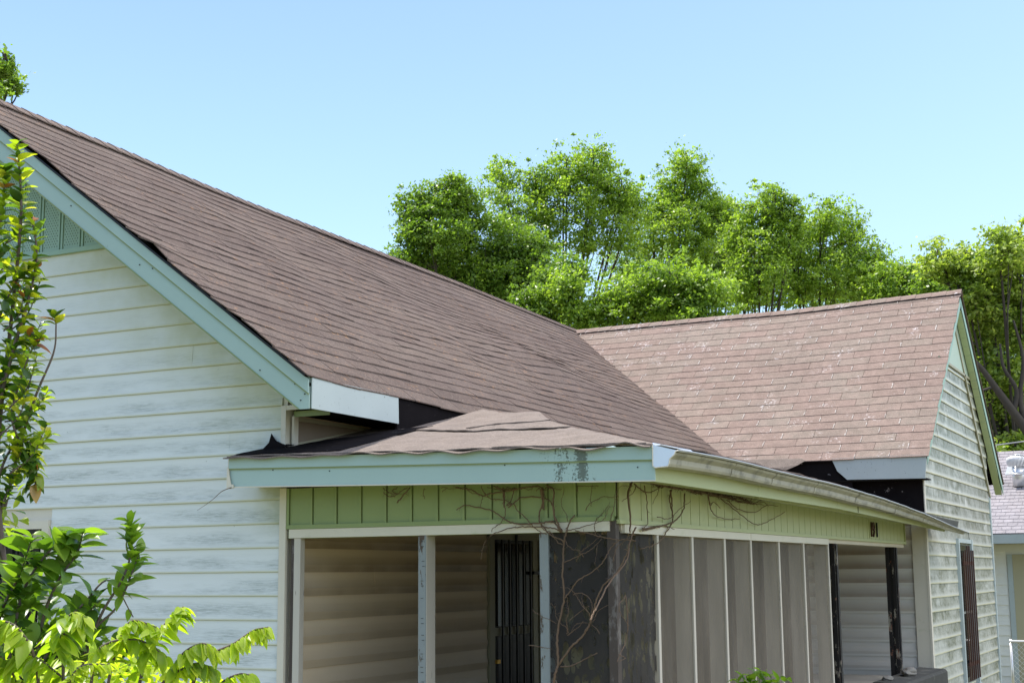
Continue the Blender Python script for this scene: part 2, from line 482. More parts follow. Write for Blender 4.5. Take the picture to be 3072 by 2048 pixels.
# ------------------------------------------------------------------ the house
HOUSE = empty('house', (0, 0, 0), 'weathered white sided house with brown shingle roof, teal fascia and a sagging corner porch', 'house')
XR, XE = -3.95, 0.50            # main ridge and right eave
M_SL = 0.739
YW0, YWR, YW1 = 10.83, 14.72, 18.45      # wing front eave, ridge, back eave
XG = 3.41                       # wing rake edge
YR = -0.40                      # main rake plane
RIDGE = [(-0.5, 6.72), (0.3, 6.71), (1.2, 6.69), (2.3, 6.67), (3.0, 6.64), (4.7, 6.605), (6.5, 6.60), (8.4, 6.59), (10.4, 6.575), (11.6, 6.55), (14.7, 6.50), (18.6, 6.5)]
def zr(y): return float(np.interp(y, [a for a, b in RIDGE], [b for a, b in RIDGE]))
def zmain(x, y):
    if x < XR:
        x = 2 * XR - x
    t = (XE - x) / (XE - XR)
    z = 3.425 + (zr(y) - 3.425) * t
    # sag between rafters and one long trough towards the valley
    e = min(1, max(0, (y + 0.4) / 1.5))
    s = math.sin(math.pi * min(1, max(0, t)))
    z += -0.035 * s * e + 0.020 * e * s * wig(y + x * 0.4, 1.1) + 0.010 * e * s * wig(y * 2.1 - x * 0.8, 1.0, 2.0)
    u = (t - 0.5 - (8.3 - y) * 0.035)
    gx = math.exp(-((y - 8.4) / 1.7) ** 2)
    z += gx * (0.085 * math.exp(-((u + 0.10) / 0.16) ** 2) - 0.095 * math.exp(-((u - 0.20) / 0.17) ** 2))
    gy = math.exp(-((y - 5.2) / 1.3) ** 2)
    z += gy * 0.028 * math.exp(-((t - 0.82) / 0.12) ** 2) - 0.03 * math.exp(-((y - 6.3) / 1.0) ** 2) * math.exp(-((t - 0.8) / 0.15) ** 2)
    return z
def zwing(x, y):
    zrw = 6.43 + 0.03 * (x + 3.5) / 7 + 0.055 * max(0, (x - 0.3) / 3.1) - 0.015 * math.sin(max(0, min(1, (x + 1) / 3)) * math.pi)
    if y <= YWR:
        t = (y - YW0) / (YWR - YW0)
    else:
        t = (YW1 - y) / (YW1 - YWR)
    s = math.sin(math.pi * min(1, max(0, t)))
    return 3.445 + (zrw - 3.445) * t + 0.006 * s * wig(x * 0.9 + y * 0.3, 1.3) - 0.02 * s

# valley line in plan
VA, VB = np.array([0.52, 10.75]), np.array([-3.95, 14.72])
VD = (VB - VA); VN = np.array([VD[1], -VD[0]]); VN = VN / np.linalg.norm(VN)      # towards the wing side (+x)

def clip(poly, p0, n, keep_positive=True):
    """clip a 2-d polygon by the half plane (q-p0).n >= 0"""
    sg = 1 if keep_positive else -1
    out = []
    for i in range(len(poly)):
        a, b = np.array(poly[i]), np.array(poly[(i + 1) % len(poly)])
        da, db = sg * (a - p0) @ n, sg * (b - p0) @ n
        if da >= 0: out.append(tuple(a))
        if da * db < 0:
            t = da / (da - db)
            out.append(tuple(a + (b - a) * t))
    return out

def proj_area(poly3):
    q = []
    for p in poly3:
        c = Ro @ (np.array(p) - CAM)
        if c[2] > -0.5: return 0
        x, y = c[0] / -c[2] * F + 1536, 1024 - c[1] / -c[2] * F
        q.append((min(max(x, 0), 3072), min(max(y, 0), 2048)))
    a = 0
    for i in range(len(q)):
        a += q[i][0] * q[(i + 1) % len(q)][1] - q[(i + 1) % len(q)][0] * q[i][1]
    return abs(a) / 2

def tab_mesh(poly2, zf, down, lift_lo, lift_hi, lo, hi, thick=0.016):
    """one shingle tab: plan polygon, height function, 'down' = index of the axis running up the slope, lo/hi its range"""
    top = []; bot = []
    for (x, y) in poly2:
        w = ((x, y)[down] - lo) / (hi - lo)
        z = zf(x, y)
        top.append((x, y, z + lift_lo + (lift_hi - lift_lo) * w))
        bot.append((x, y, z + lift_lo + (lift_hi - lift_lo) * w - thick))
    n = len(poly2)
    return top + bot, [tuple(range(n)), tuple(range(2 * n - 1, n - 1, -1))] + [(i, n + i, n + (i + 1) % n, (i + 1) % n) for i in range(n)]

def orient(poly):
    a = sum(poly[i][0] * poly[(i + 1) % len(poly)][1] - poly[(i + 1) % len(poly)][0] * poly[i][1] for i in range(len(poly)))
    return poly if a > 0 else poly[::-1]

TABS = []         # (area, roof, verts, faces, worn-edge quads)
def subdivide_edge(poly, axis, step):
    out = []
    for i in range(len(poly)):
        a, b = np.array(poly[i]), np.array(poly[(i + 1) % len(poly)])
        k = max(1, int(abs(b[axis] - a[axis]) / step + 0.3))
        for j in range(k):
            out.append(tuple(a + (b - a) * j / k))
    return out

# main roof, right slope: courses climb towards -x
NC = 27
dx = (XE + 0.03 - XR) / NC
for c in range(NC):
    xl = XE + 0.03 - c * dx          # lower edge (towards the eave)
    xh = xl - dx - 0.02              # slipped under the next course
    off = (c % 2) * 0.23 + (c % 3) * 0.06 + random.uniform(-0.02, 0.02)
    y = YR - 0.07 - off
    if c == 0: y = YR - 0.07 - 0.1
    while y < 15.2:
        w = 0.46
        g = 0.003
        ya, yb = max(y + g, YR - 0.07 + random.uniform(-0.012, 0.012)), y + w - g
        if yb - ya > 0.03:
            jt = random.uniform(-0.004, 0.004)
            poly = [(xl + jt, ya), (xl + jt + random.uniform(-.003, .003), yb), (xh, yb), (xh, ya)]
            poly = clip(poly, VA, VN, False)
            if len(poly) >= 3:
                poly = subdivide_edge(orient(poly), 1, 0.23)
                edge = 0.0
                if ya < YR + 0.3: edge = 0.006
                def zf(x, y, edge=edge):
                    z = zmain(x, y)
                    if y < 0.4:    # the verge lifts and curls in places
                        z += 0.034 * max(0, (0.2 - y) / 0.6) * (0.4 + max(0, wig(x * 1.3, 1, 0.6))) + 0.05 * math.exp(-((x + 1.15) / 0.12) ** 2) * max(0, (0.1 - y) / 0.5)
                    if x > 0.3:
                        z -= 0.02 * (x - 0.3) / 0.2
                        z += -0.02 * math.exp(-((y - 2.3) / 0.9) ** 2)
                    return z
                lo, hi = xl, xh
                v, f = tab_mesh(poly, zf, 0, 0.015 + random.uniform(-.003, .005), 0.005, lo, hi, 0.011)
                TABS.append((proj_area(v[:len(poly)]), 'main', v, f, []))
        y += w
# wing roof, front slope: courses climb towards +y
NW = 23
dy = (YWR - YW0 + 0.05) / NW
for c in range(NW):
    yl = YW0 - 0.05 + c * dy
    yh = yl + dy + 0.02
    off = (c % 2) * 0.25 + (c % 3) * 0.02
    x = XG - (0.25 if c % 2 else 0.5)
    first = True
    xs = []
    edges = [XG + 0.015 + random.uniform(-0.012, 0.008)]
    e = XG - (0.27 if c % 2 else 0.52) - random.uniform(-0.03, 0.03)
    while e > -4.6:
        edges.append(e); e -= 0.5 + random.uniform(-0.006, 0.006)
    for i in range(len(edges) - 1):
        xb, xa = edges[i] - 0.003, edges[i + 1] + 0.003
        jt = random.uniform(-0.004, 0.004)
        poly = [(xa, yl + jt), (xb, yl + jt), (xb, yh), (xa, yh)]
        poly = clip(poly, VA, VN, True)
        if len(poly) < 3: continue
        poly = subdivide_edge(orient(poly), 0, 0.25)
        v, f = tab_mesh(poly, zwing, 1, 0.014 + random.uniform(-.002, .003), 0.005, yl, yh, 0.010)
        worn = []
        if i > 0 and len(poly) >= 4 and random.random() < 0.6:
            a0, a1 = random.uniform(0, 0.25), random.uniform(0.6, 1.0)
            for k_ in range(3):
                w0 = a0 + (a1 - a0) * k_ / 3; w1 = a0 + (a1 - a0) * (k_ + 0.92) / 3
                ww = random.uniform(0.006, 0.019)
                q = []
                for (xx, w_) in ((xb - ww, w0), (xb, w0), (xb, w1), (xb - ww * random.uniform(0.5, 1.2), w1)):
                    yy = yl + (yh - 0.025 - yl) * w_
                    q.append((xx, yy, zwing(xx, yy) + 0.0165 + (0.005 - 0.0165) * w_ + 0.003))
                if (np.array([xb - 0.02, yl]) - VA) @ VN > 0.02: worn.append(q)
        TABS.append((proj_area(v[:len(poly)]), 'wing', v, f, worn))

# roof decks (also the slopes that face away)
def deck(name, xs, ys, zf, mat, keep=None, drop=0.012, thick=0.03, **kw):
    vs = []; fs = []
    nx, ny = len(xs), len(ys)
    for x in xs:
        for y in ys:
            vs.append((x, y, zf(x, y) - drop))
    for x in xs:
        for y in ys:
            vs.append((x, y, zf(x, y) - drop - thick))
    n0 = nx * ny
    for i in range(nx - 1):
        for j in range(ny - 1):
            cx, cy = (xs[i] + xs[i + 1]) / 2, (ys[j] + ys[j + 1]) / 2
            if keep and not keep(cx, cy): continue
            a, b, c, d = i * ny + j, (i + 1) * ny + j, (i + 1) * ny + j + 1, i * ny + j + 1
            fs.append((a, b, c, d)); fs.append((n0 + d, n0 + c, n0 + b, n0 + a))
            if i == 0: fs.append((a, d, n0 + d, n0 + a))
            if i == nx - 2: fs.append((c, b, n0 + b, n0 + c))
            if j == 0: fs.append((b, a, n0 + a, n0 + b))
            if j == ny - 2: fs.append((d, c, n0 + c, n0 + d))
    return link(name, mesh(name, vs, fs), mat, HOUSE, **kw)
def lin(a, b, n): return [a + (b - a) * i / n for i in range(n + 1)]
main_roof = deck('main_roof', lin(2 * XR - XE, XR, 8) + lin(XR, XE, 24)[1:], lin(YR - 0.02, 18.9, 60), lambda x, y: zmain(x, y) - (0.045 if x > 0.25 else 0), M['felt'],
                 keep=lambda x, y: (np.array([x, y]) - VA) @ VN < 0.12 or y > YWR, label='long brown shingle roof slope, sagging in the middle')
wing_roof = deck('wing_roof', lin(-3.9, XG - 0.012, 24), lin(YW0 - 0.02, YWR, 18) + lin(YWR, YW1, 10)[1:], zwing, M['felt'],
                 keep=lambda x, y: (np.array([x, y]) - VA) @ VN > -0.12 if y < YWR else x > -3.9, label='pinkish brown shingle roof slope of the wing')
# back slope covering of the wing, seen as a thin dark edge
TABS.sort(key=lambda t: -t[0])
def tab_add(mb, v, f, worn):
    mb.add(v, f)
    for q in worn: mb.add(q, [(0, 1, 2, 3)], 1)
for i, (a, roof, v, f, worn) in enumerate(TABS[:300]):
    mb = MB(); tab_add(mb, v, f, worn)
    mb.build('shingle', M['shingle'] if roof == 'main' else [M['shingle_pink'], M['cut']], main_roof if roof == 'main' else wing_roof)
for roof in ('main', 'wing'):
    mb = MB()
    for a, r, v, f, worn in TABS[300:]:
        if r == roof: tab_add(mb, v, f, worn)
    mb.build('shingle_field', M['shingle'] if roof == 'main' else [M['shingle_pink'], M['cut']], main_roof if roof == 'main' else wing_roof, kind='stuff')
# surface coats for hidden slopes
mb = MB()
for y0, y1 in [(YR, 18.9)]:
    xs = lin(2 * XR - XE - 0.04, XR, 20); ys = lin(YR - 0.06, 18.9, 40)
    for i in range(len(xs) - 1):
        for j in range(len(ys) - 1):
            mb.add([(xs[i], ys[j], zmain(xs[i], ys[j]) + 0.008), (xs[i + 1], ys[j], zmain(xs[i + 1], ys[j]) + 0.008), (xs[i + 1], ys[j + 1], zmain(xs[i + 1], ys[j + 1]) + 0.008), (xs[i], ys[j + 1], zmain(xs[i], ys[j + 1]) + 0.008)], [(0, 1, 2, 3)])
mb.build('far_slope_covering', M['shingle'], main_roof)
mb = MB()
xs = lin(-3.9, XG + 0.01, 14); ys = lin(YWR, YW1 + 0.05, 20)
for i in range(len(xs) - 1):
    for j in range(len(ys) - 1):
        mb.add([(x, y, zwing(x, y) + h) for h in (0.018, 0.0) for x, y in ((xs[i], ys[j]), (xs[i + 1], ys[j]), (xs[i + 1], ys[j + 1]), (xs[i], ys[j + 1]))],
               [(0, 1, 2, 3), (7, 6, 5, 4), (0, 4, 5, 1), (1, 5, 6, 2), (2, 6, 7, 3), (3, 7, 4, 0)])
mb.build('far_slope_covering', M['shingle_pink'], wing_roof)
# ridge caps: overlapping folded pieces
def cap(p0, p1, across, sl, hw, lift, mat, parent):
    """p0->p1 along the ridge, p0 is the exposed raised end"""
    p0, p1, ac = map(lambda q: np.array(q, float), (p0, p1, across))
    vs = []
    for p, l in ((p0, lift), (p1, lift * 0.3)):
        for k, (s, d) in enumerate(((-1, 1), (-0.45, 0.42), (0, 0.08), (0.45, 0.42), (1, 1))):
            vs.append(p + ac * s * hw + np.array([0, 0, l - d * sl * hw]))
    n = len(vs)
    vs += [v - np.array([0, 0, 0.012]) for v in vs]
    fs = [(i, i + 1, i + 6, i + 5) for i in range(4)] + [(n + i + 5, n + i + 6, n + i + 1, n + i) for i in range(4)]
    fs += [(i + 1, i, n + i, n + i + 1) for i in range(4)] + [(i + 5, i + 6, n + i + 6, n + i + 5) for i in range(4)]
    fs += [(0, 5, n + 5, n), (9, 4, n + 4, n + 9)]
    link('ridge_cap', mesh('ridge_cap', vs, fs), mat, parent)
y = YR - 0.07
while y < 15.0:
    cap((XR, y, zr(y) + 0.030), (XR, y + 0.26, zr(y + 0.26) + 0.030), (1, 0, 0), M_SL, 0.18, 0.013 + random.uniform(0, 0.005), M['shingle_cap'], main_roof)
    y += 0.215 + random.uniform(-0.01, 0.01)
x = XG + 0.02
while x > -3.75:
    def zw(xx): return zwing(xx, YWR) + 0.030
    cap((x, YWR, zw(x)), (x - 0.30, YWR, zw(x - 0.3)), (0, 1, 0), 0.78, 0.13, 0.010 + random.uniform(0, 0.004), M['shingle_pink'], wing_roof)
    x -= 0.26 + random.uniform(-0.01, 0.01)

# ---- lap siding
def lap(parent, o, u, n, ulim, z0, z1, mat, wave=0.002, bulge=0.0, prot=0.019, name='siding_board', seg=0.9):
    """o: wall origin, u: along, n: outward; ulim(z) -> (u0, u1)"""
    o, u, n = (np.array(q, float) for q in (o, u, n))
    prof = [(0.005, z1 + 0.01), (0.008 + bulge * 0.3, z0 + (z1 - z0) * 0.66), (0.013 + bulge, z0 + (z1 - z0) * 0.33), (prot, z0 + 0.012), (prot - 0.001, z0), (0.001, z0 + 0.001)]
    a0, a1 = ulim(z0)
    if a1 - a0 < 0.04: return None
    k = max(1, int((a1 - a0) / seg))
    ph = random.uniform(0, 9)
    vs = []; fs = []
    for i in range(k + 1):
        for (d, z) in prof:
            lo, hi = ulim(min(z, z1))
            if hi < lo: lo = hi = (lo + hi) / 2
            t = lo + (hi - lo) * i / k
            w = wave * wig(t, 1.0, ph)
            vs.append(o + u * t + n * (d + (w if d > 0.004 else 0)) + np.array([0, 0, z + w * 1.5 + random.uniform(-1, 1) * 0.0003]))
    m = len(prof)
    for i in range(k):
        for j in range(m - 1):
            a, b = i * m + j, i * m + j + 1
            fs.append((a, b, b + m, a + m))
    fs.append(tuple(range(m))[::-1]); fs.append(tuple(k * m + j for j in range(m)))
    return link(name, mesh(name, vs, fs), mat, parent)

def courses(parent, o, u, n, u0, u1, zs, mat, top=None, holes=(), seams=True, **kw):
    """rows of boards; top(u-limits by z) for gables; holes: (ua, ub, za, zb)"""
    for r in range(len(zs) - 1):
        z0, z1 = zs[r], zs[r + 1]
        spans = [(u0, u1)]
        for (ha, hb, za, zb) in holes:
            if z0 < zb - 0.02 and z1 > za + 0.02:
                spans = [q for (a, b) in spans for q in ((a, min(b, ha)), (max(a, hb), b)) if q[1] - q[0] > 0.03]
        for (a, b) in spans:
            cuts = [a]
            if seams and b - a > 3.0:
                c = a + random.uniform(0.6, 2.4)
                while c < b - 0.5:
                    cuts.append(c); c += random.uniform(1.9, 3.4)
            cuts.append(b)
            for i in range(len(cuts) - 1):
                ca, cb = cuts[i] + (0.0005 if i else 0), cuts[i + 1] + (0.012 if i < len(cuts) - 2 else 0)
                def ul(z, ca=ca, cb=cb):
                    if top is None: return ca, cb
                    ta, tb = top(z)
                    return max(ca, ta), min(cb, tb)
                lap(parent, o, u, n, ul, z0, z1, mat, prot=0.019 + (0.0025 if i % 2 else 0), **kw)

# gable wall A
gable_wall = MB()
gable_wall.prism([(-7.9, 0.0, GZ), (0.0, 0.0, GZ), (0.0, 0.0, 3.55), (XR, 0.0, 6.42), (-7.9, 0.0, 3.55)], (0, 0.12, 0))
gable_wall = gable_wall.build('gable_wall', M['white'], HOUSE, label='white lap sided gable wall with grey mildew smears')
zsA = [0.0095 + 0.2025 * k for k in range(-3, 25)]      # 4.87 is the underside of the vent
def topA(z): return (2 * XR - (0.10 + XE - (z - 3.30) / M_SL), 0.10 + XE - (z - 3.30) / M_SL)
def topA2(z):
    a = (XE + 0.08 - (z - 3.28) / M_SL)
    return (2 * XR - a, min(a, 0.0))
courses(gable_wall, (0, 0, 0), (1, 0, 0), (0, -1, 0), -7.9, -0.045, zsA, M['siding'], top=topA2, holes=[(-4.05, -2.66, 0.75, 2.33)])
# perforated vent panels in the gable
vent = MB()
vent.prism([(XR - 2.2, -0.006, 4.88), (XR + 2.2, -0.006, 4.88), (XR, -0.006, 6.45)], (0, 0.005, 0))
vent = vent.build('gable_vent', M['vent'], HOUSE, label='green perforated vent panels in the gable top')
px = -2.17
while px > -6.0:
    a, b = px - 0.238, px
    def zt(x): return 3.40 + M_SL * (XE - x) - 0.22 if x > XR else 3.40 + M_SL * (XE - (2 * XR - x)) - 0.22
    m = MB()
    pb = [(a + 0.014, 4.92), (b - 0.014, 4.92)]
    zl, zr_ = zt(a), zt(b)
    if min(zl, zr_) > 4.93:
        m.prism([(a + 0.016, -0.022, 4.92), (b - 0.016, -0.022, 4.92), (b - 0.016, -0.022, zr_), (a + 0.016, -0.022, zl)], (0, 0.016, 0))
        vp = m.build('vent_panel', M['vent'], vent)
        pf = MB()
        z = 4.95; row = 0
        while z < max(zl, zr_) - 0.02:
            for c in range(6):
                x = a + 0.036 + c * 0.032 + (0.016 if row % 2 else 0)
                if x < b - 0.03 and z < min(zt(x), zt(x + 0.01)) - 0.02 and z < 5.75:
                    pf.add([(x, -0.0235, z), (x + 0.005, -0.0235, z + 0.009), (x, -0.0235, z + 0.018), (x - 0.005, -0.0235, z + 0.009)], [(0, 1, 2, 3)])
            z += 0.026; row += 1
        if pf.v: pf.build('perforations', M['black'], vent, kind='stuff')
    rib = MB(); rib.box((a - 0.011, -0.032, 4.92), (a + 0.011, -0.007, zl - 0.01))
    rib.build('vent_rib', M['vent'], vent)
    px -= 0.262
boxo('vent_trim', (XR - 2.3, -0.040, 4.872), (XR + 2.1, -0.002, 4.918), M['vent'], vent)
# corner trim
boxo('corner_trim', (-0.045, -0.030, 0.0), (0.022, 0.0, 2.535), M['white'], gable_wall)
boxo('corner_trim', (-0.045, -0.032, 2.79), (0.004, 0.03, 3.245), M['white'], gable_wall)
boxo('top_channel', (0.004, -0.030, 3.205), (0.36, 0.0, 3.245), M['white'], gable_wall)
# rake boards, upper and lower band, both slopes
def rake(x_lo, x_hi, y, zt, h0, h1, d, mat, parent, name='rake_board', yb=0.025):
    m = MB()
    z = lambda x: zt + M_SL * (XE - x if x > XR else XE - (2 * XR - x))
    m.prism([(x_lo, y - d, z(x_lo) - h1), (x_hi, y - d, z(x_hi) - h1), (x_hi, y - d, z(x_hi) - h0), (x_lo, y - d, z(x_lo) - h0)], (0, yb, 0))
    return m.build(name, mat, parent)
rake_part = MB()
zt0 = 3.41
rake_part.prism([(XR, YR + 0.005, zt0 + M_SL * (XE - XR) - 0.31), (XE, YR + 0.005, zt0 - 0.25), (XE, YR + 0.005, zt0), (XR, YR + 0.005, zt0 + M_SL * (XE - XR))], (0, 0.03, 0))
rake_part = rake_part.build('rake_fascia', M['teal'], HOUSE, label='pale teal rake board in two bands along the gable edge')
for sgn in (1, -1):
    f = (lambda x: x) if sgn == 1 else (lambda x: 2 * XR - x)
    for (h0, h1, d) in ((0.012, 0.128, 0.022), (0.128, 0.142, 0.019), (0.14, 0.322, 0.006), (0.322, 0.335, 0.014)):
        xe = XE + 0.004
        # plumb end, kept above the eave bottom
        z = lambda x: zt0 + M_SL * (XE - x)
        m = MB()
        if h1 > 0.2 and h1 - h0 < 0.05:
            x1 = XE - (3.15 + h1 - zt0) / M_SL; x2 = x1 + (h1 - h0) / M_SL
            m.prism([(f(a), YR - d, b) for a, b in ((XR, z(XR) - h1), (x1, 3.15), (x2, 3.15), (XR, z(XR) - h0))], (0, 0.012, 0))
            m.build('rake_lip', M['lip_shade_green'], rake_part)
            continue
        bot = max(z(xe) - h1, 3.15) if h1 > 0.2 else z(xe) - h1
        poly = [(XR, z(XR) - h1), (xe - (bot - (z(xe) - h1)) / M_SL, bot), (xe, bot), (xe, z(xe) - h0), (XR, z(XR) - h0)]
        m.prism([(f(a), YR - d, b) for a, b in poly], (0, 0.012, 0))
        m.build('rake_board' if h1 - h0 > 0.05 else 'rake_lip', M['teal'] if h1 - h0 > 0.05 else M['lip_shade_green'], rake_part)
m = MB(); m.prism([(XR, YR - 0.035, zt0 + M_SL * (XE - XR) - 0.012), (XE - 0.02, YR - 0.035, zt0 + 0.003), (XE - 0.02, YR - 0.035, zt0 + 0.026), (XR, YR - 0.035, zt0 + M_SL * (XE - XR) + 0.012)], (0, 0.05, 0))
m.build('verge_gap_shade', M['black'], rake_part)  # black strip stands in for the shaded gap under the shingles
nails = MB()
for xx, zz in ((0.36, 3.36), (0.42, 3.22), (0.46, 3.27), (-0.1, 3.72), (-1.35, 4.55), (-1.2, 4.5), (-0.75, 4.28), (-2.2, 5.2), (0.0, 3.5)):
    nails.box((xx, YR - 0.016, zz), (xx + 0.008, YR - 0.003, zz + 0.008))
nails.build('nail_heads', M['black'], rake_part, kind='stuff')
# rake soffit and eave soffit
m = MB(); m.prism([(XR, YR + 0.03, 3.10 + M_SL * (XE - XR)), (0.405, YR + 0.03, 3.17), (XE - 0.02, YR + 0.03, 3.17), (XE - 0.02, YR + 0.03, 3.19), (0.405, YR + 0.03, 3.19), (XR, YR + 0.03, 3.12 + M_SL * (XE - XR))], (0, 0.37, 0))
m.build('rake_soffit', M['vent'], HOUSE)
boxo('eave_soffit', (0.03, 0.06, 3.170), (XE - 0.01, 10.9, 3.19), M['dark'], HOUSE)  # near-black colour stands in for the shade under the eave
boxo('soffit_trim', (0.03, 0.05, 3.150), (0.40, 0.058, 3.20), M['green'], HOUSE)
# eave fascia (metal, ends where the porch roof meets)
m = MB(); m.prism([(XE + 0.012, YR + 0.012, 3.152), (XE + 0.012, 0.985, 3.150), (XE + 0.012, 0.975, 3.40), (XE + 0.012, YR + 0.012, 3.408)], (0.010, 0, 0))
m.build('eave_fascia', M['white_spot'], HOUSE, label='white metal eave fascia with black spots')
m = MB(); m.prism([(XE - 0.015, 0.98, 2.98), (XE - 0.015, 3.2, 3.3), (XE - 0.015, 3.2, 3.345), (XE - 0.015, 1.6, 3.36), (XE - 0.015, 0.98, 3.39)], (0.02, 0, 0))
m.build('felt_or_gap_shade_strip', M['felt'], HOUSE, label='black roofing felt with pale lichen spots under the eave')
# small triangular side panel between porch roof and soffit
tri = MB(); tri.prism([(0.02, 0.10, 2.90), (0.02, 1.24, 3.15), (0.02, 0.10, 3.16)], (-0.02, 0, 0))
tri = tri.build('triangle_panel', simple('shade toned panel', (0.24, 0.19, 0.145), 0.8, 0.2, 3, 0.1), HOUSE, label='triangular siding panel with white frame above the porch roof')  # panel colour darkened to carry the shade below the soffit
m = MB(); m.box((0.021, 0.035, 2.885), (0.045, 0.10, 3.155)); m.build('frame_bar', M['white'], tri)
m = MB(); m.prism([(0.021, 0.10, 2.895), (0.021, 1.24, 3.125), (0.021, 1.24, 3.15), (0.021, 0.10, 2.93)], (0.02, 0, 0)); m.build('frame_bar', M['cream'], tri)
m = MB(); m.prism([(0.021, 0.10, 3.12), (0.021, 1.24, 3.13), (0.021, 1.24, 3.15), (0.021, 0.10, 3.155)], (0.02, 0, 0)); m.build('frame_bar', M['cream'], tri)

# ---- main side wall inside the porch (x = 0)
side_wall = boxo('porch_side_wall', (-0.12, 0.12, 0.0), (-0.001, 11.15, 3.2), M['porch'], HOUSE, label='sheltered lap siding inside the porch, brown with dust and painted shading')
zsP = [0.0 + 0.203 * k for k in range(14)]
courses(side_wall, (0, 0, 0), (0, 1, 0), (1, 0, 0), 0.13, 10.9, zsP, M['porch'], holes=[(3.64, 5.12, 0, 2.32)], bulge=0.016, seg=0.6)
# door
door = MB(); door.box((0.000, 3.80, 0.32), (0.012, 4.74, 2.17))
door = door.build('security_door', M['black'], HOUSE, label='black security door with vertical bars behind the porch')
boxo('door_pane', (0.013, 3.84, 1.24), (0.017, 4.70, 2.13), M['glass'], door)
boxo('door_rail', (0.018, 3.81, 1.14), (0.030, 4.73, 1.225), M['cream'], door)
for i in range(5):
    yb = 3.93 + i * 0.175
    m = MB(); m.box((0.045, yb, 0.34), (0.065, yb + 0.028, 2.17 + (0.06 if i == 2 else 0.0)))
    m.build('door_bar', M['black'], door)
m = MB(); m.box((0.04, 4.70, 1.79), (0.075, 4.95, 1.825)); m.build('door_hinge', M['black'], door)
m = MB(); m.box((0.02, 3.80, 0.85), (0.06, 3.87, 0.89)); m.build('door_knob', simple('brass', (0.5, 0.3, 0.06), 0.4, 0.1, 5, 0, metal=0.7), door)
frame = MB(); frame.box((0.0, 3.68, 0.32), (0.035, 3.80, 2.25))
frame = frame.build('door_frame', M['cream'], HOUSE)
boxo('door_jamb', (0.0, 4.74, 0.32), (0.04, 4.86, 2.17), M['cream'], frame)
boxo('door_jamb', (0.0, 4.90, 0.32), (0.055, 5.06, 2.17), M['cream'], frame)
boxo('door_head', (0.0, 3.68, 2.17), (0.038, 5.10, 2.30), M['cream'], frame)

# ---- wing front wall (y = 11.15) and gable end (x = 3.26)
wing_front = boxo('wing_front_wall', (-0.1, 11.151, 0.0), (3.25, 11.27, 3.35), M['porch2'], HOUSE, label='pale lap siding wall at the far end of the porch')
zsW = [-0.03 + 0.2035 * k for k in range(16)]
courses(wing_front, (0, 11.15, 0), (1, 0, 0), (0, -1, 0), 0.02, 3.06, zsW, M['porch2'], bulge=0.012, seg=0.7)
boxo('corner_board', (3.065, 11.105, 0.0), (3.262, 11.15, 2.98), M['white'], wing_front)
gable_end = MB()
gable_end.prism([(3.25, 11.15, GZ), (3.25, 17.55, GZ), (3.25, 17.55, 3.9), (3.25, YWR, 6.30), (3.25, 11.15, 3.55)], (-0.12, 0, 0))
gable_end = gable_end.build('wing_gable_wall', M['algae'], HOUSE, label='gable end wall of the wing streaked with green algae')
zsG = [-0.024 + 0.2035 * k for k in range(-3, 26)] + [5.14]
def topG(z):
    ya = YW0 + (z - 3.33) / 0.776
    yb = YW1 - (z - 3.20) / 0.82
    return (max(ya, 11.2), min(yb, 17.5))
courses(gable_end, (3.25, 0, 0), (0, 1, 0), (1, 0, 0), 11.20, 17.46, zsG, M['algae'], top=topG, holes=[(13.62, 15.02, -0.1, 2.30)], bulge=0.004, wave=0.004, seg=0.5)
boxo('corner_board', (3.25, 11.10, GZ), (3.282, 11.20, 3.50), M['white'], gable_end)
boxo('corner_board', (3.25, 17.45, GZ), (3.285, 17.56, 3.12), M['white_spot'], gable_end)
# green peak and trims
m = MB(); m.prism([(3.262, 13.15, 5.17), (3.262, 16.05, 5.17), (3.262, YWR, 6.33)], (0.010, 0, 0)); m.build('gable_peak_panel', simple('pale green peak', (0.40, 0.49, 0.40), 0.5, 0.1, 3, 0.05), gable_end)
m = MB(); m.box((3.262, 13.0, 5.135), (3.292, 16.1, 5.175)); m.build('peak_trim', M['cream'], gable_end)
m = MB(); m.prism([(3.262, 17.55, 3.10), (3.262, YWR, 5.84 - 0.02), (3.262, YWR, 5.90), (3.262, 17.62, 3.14)], (0.03, 0, 0)); m.build('rake_trim', M['cream'], gable_end)
# far rake soffit, cut into short pieces
def zback(y): return 6.36 - 0.81 * (y - YWR)
sof = MB()
for i in range(20):
    y0 = YWR + 0.0 + i * (17.95 - YWR) / 20; y1 = y0 + (17.95 - YWR) / 20 - 0.012
    m = MB(); m.prism([(3.285, y0, zback(y0) - 0.20), (3.285, y1, zback(y1) - 0.20), (3.285, y1, zback(y1) - 0.18), (3.285, y0, zback(y0) - 0.18)], (0.105, 0, 0))
    m.build('soffit_piece', M['soffit'], gable_end)
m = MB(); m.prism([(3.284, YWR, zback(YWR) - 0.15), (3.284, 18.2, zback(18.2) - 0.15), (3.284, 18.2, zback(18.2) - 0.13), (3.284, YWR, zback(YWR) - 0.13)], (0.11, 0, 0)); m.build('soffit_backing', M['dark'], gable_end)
for (h0, h1, d) in ((0.0, 0.10, 0.0), (0.10, 0.21, 0.008)):
    m = MB(); m.prism([(XG - 0.022 + d, YWR, zback(YWR) - h1 + 0.04), (XG - 0.022 + d, 18.40, zback(18.4) - h1 + 0.04), (XG - 0.022 + d, 18.40, zback(18.4) - h0 + 0.04), (XG - 0.022 + d, YWR, zback(YWR) - h0 + 0.04)], (0.012, 0, 0))
    m.build('wing_rake_board', M['vent'], HOUSE)
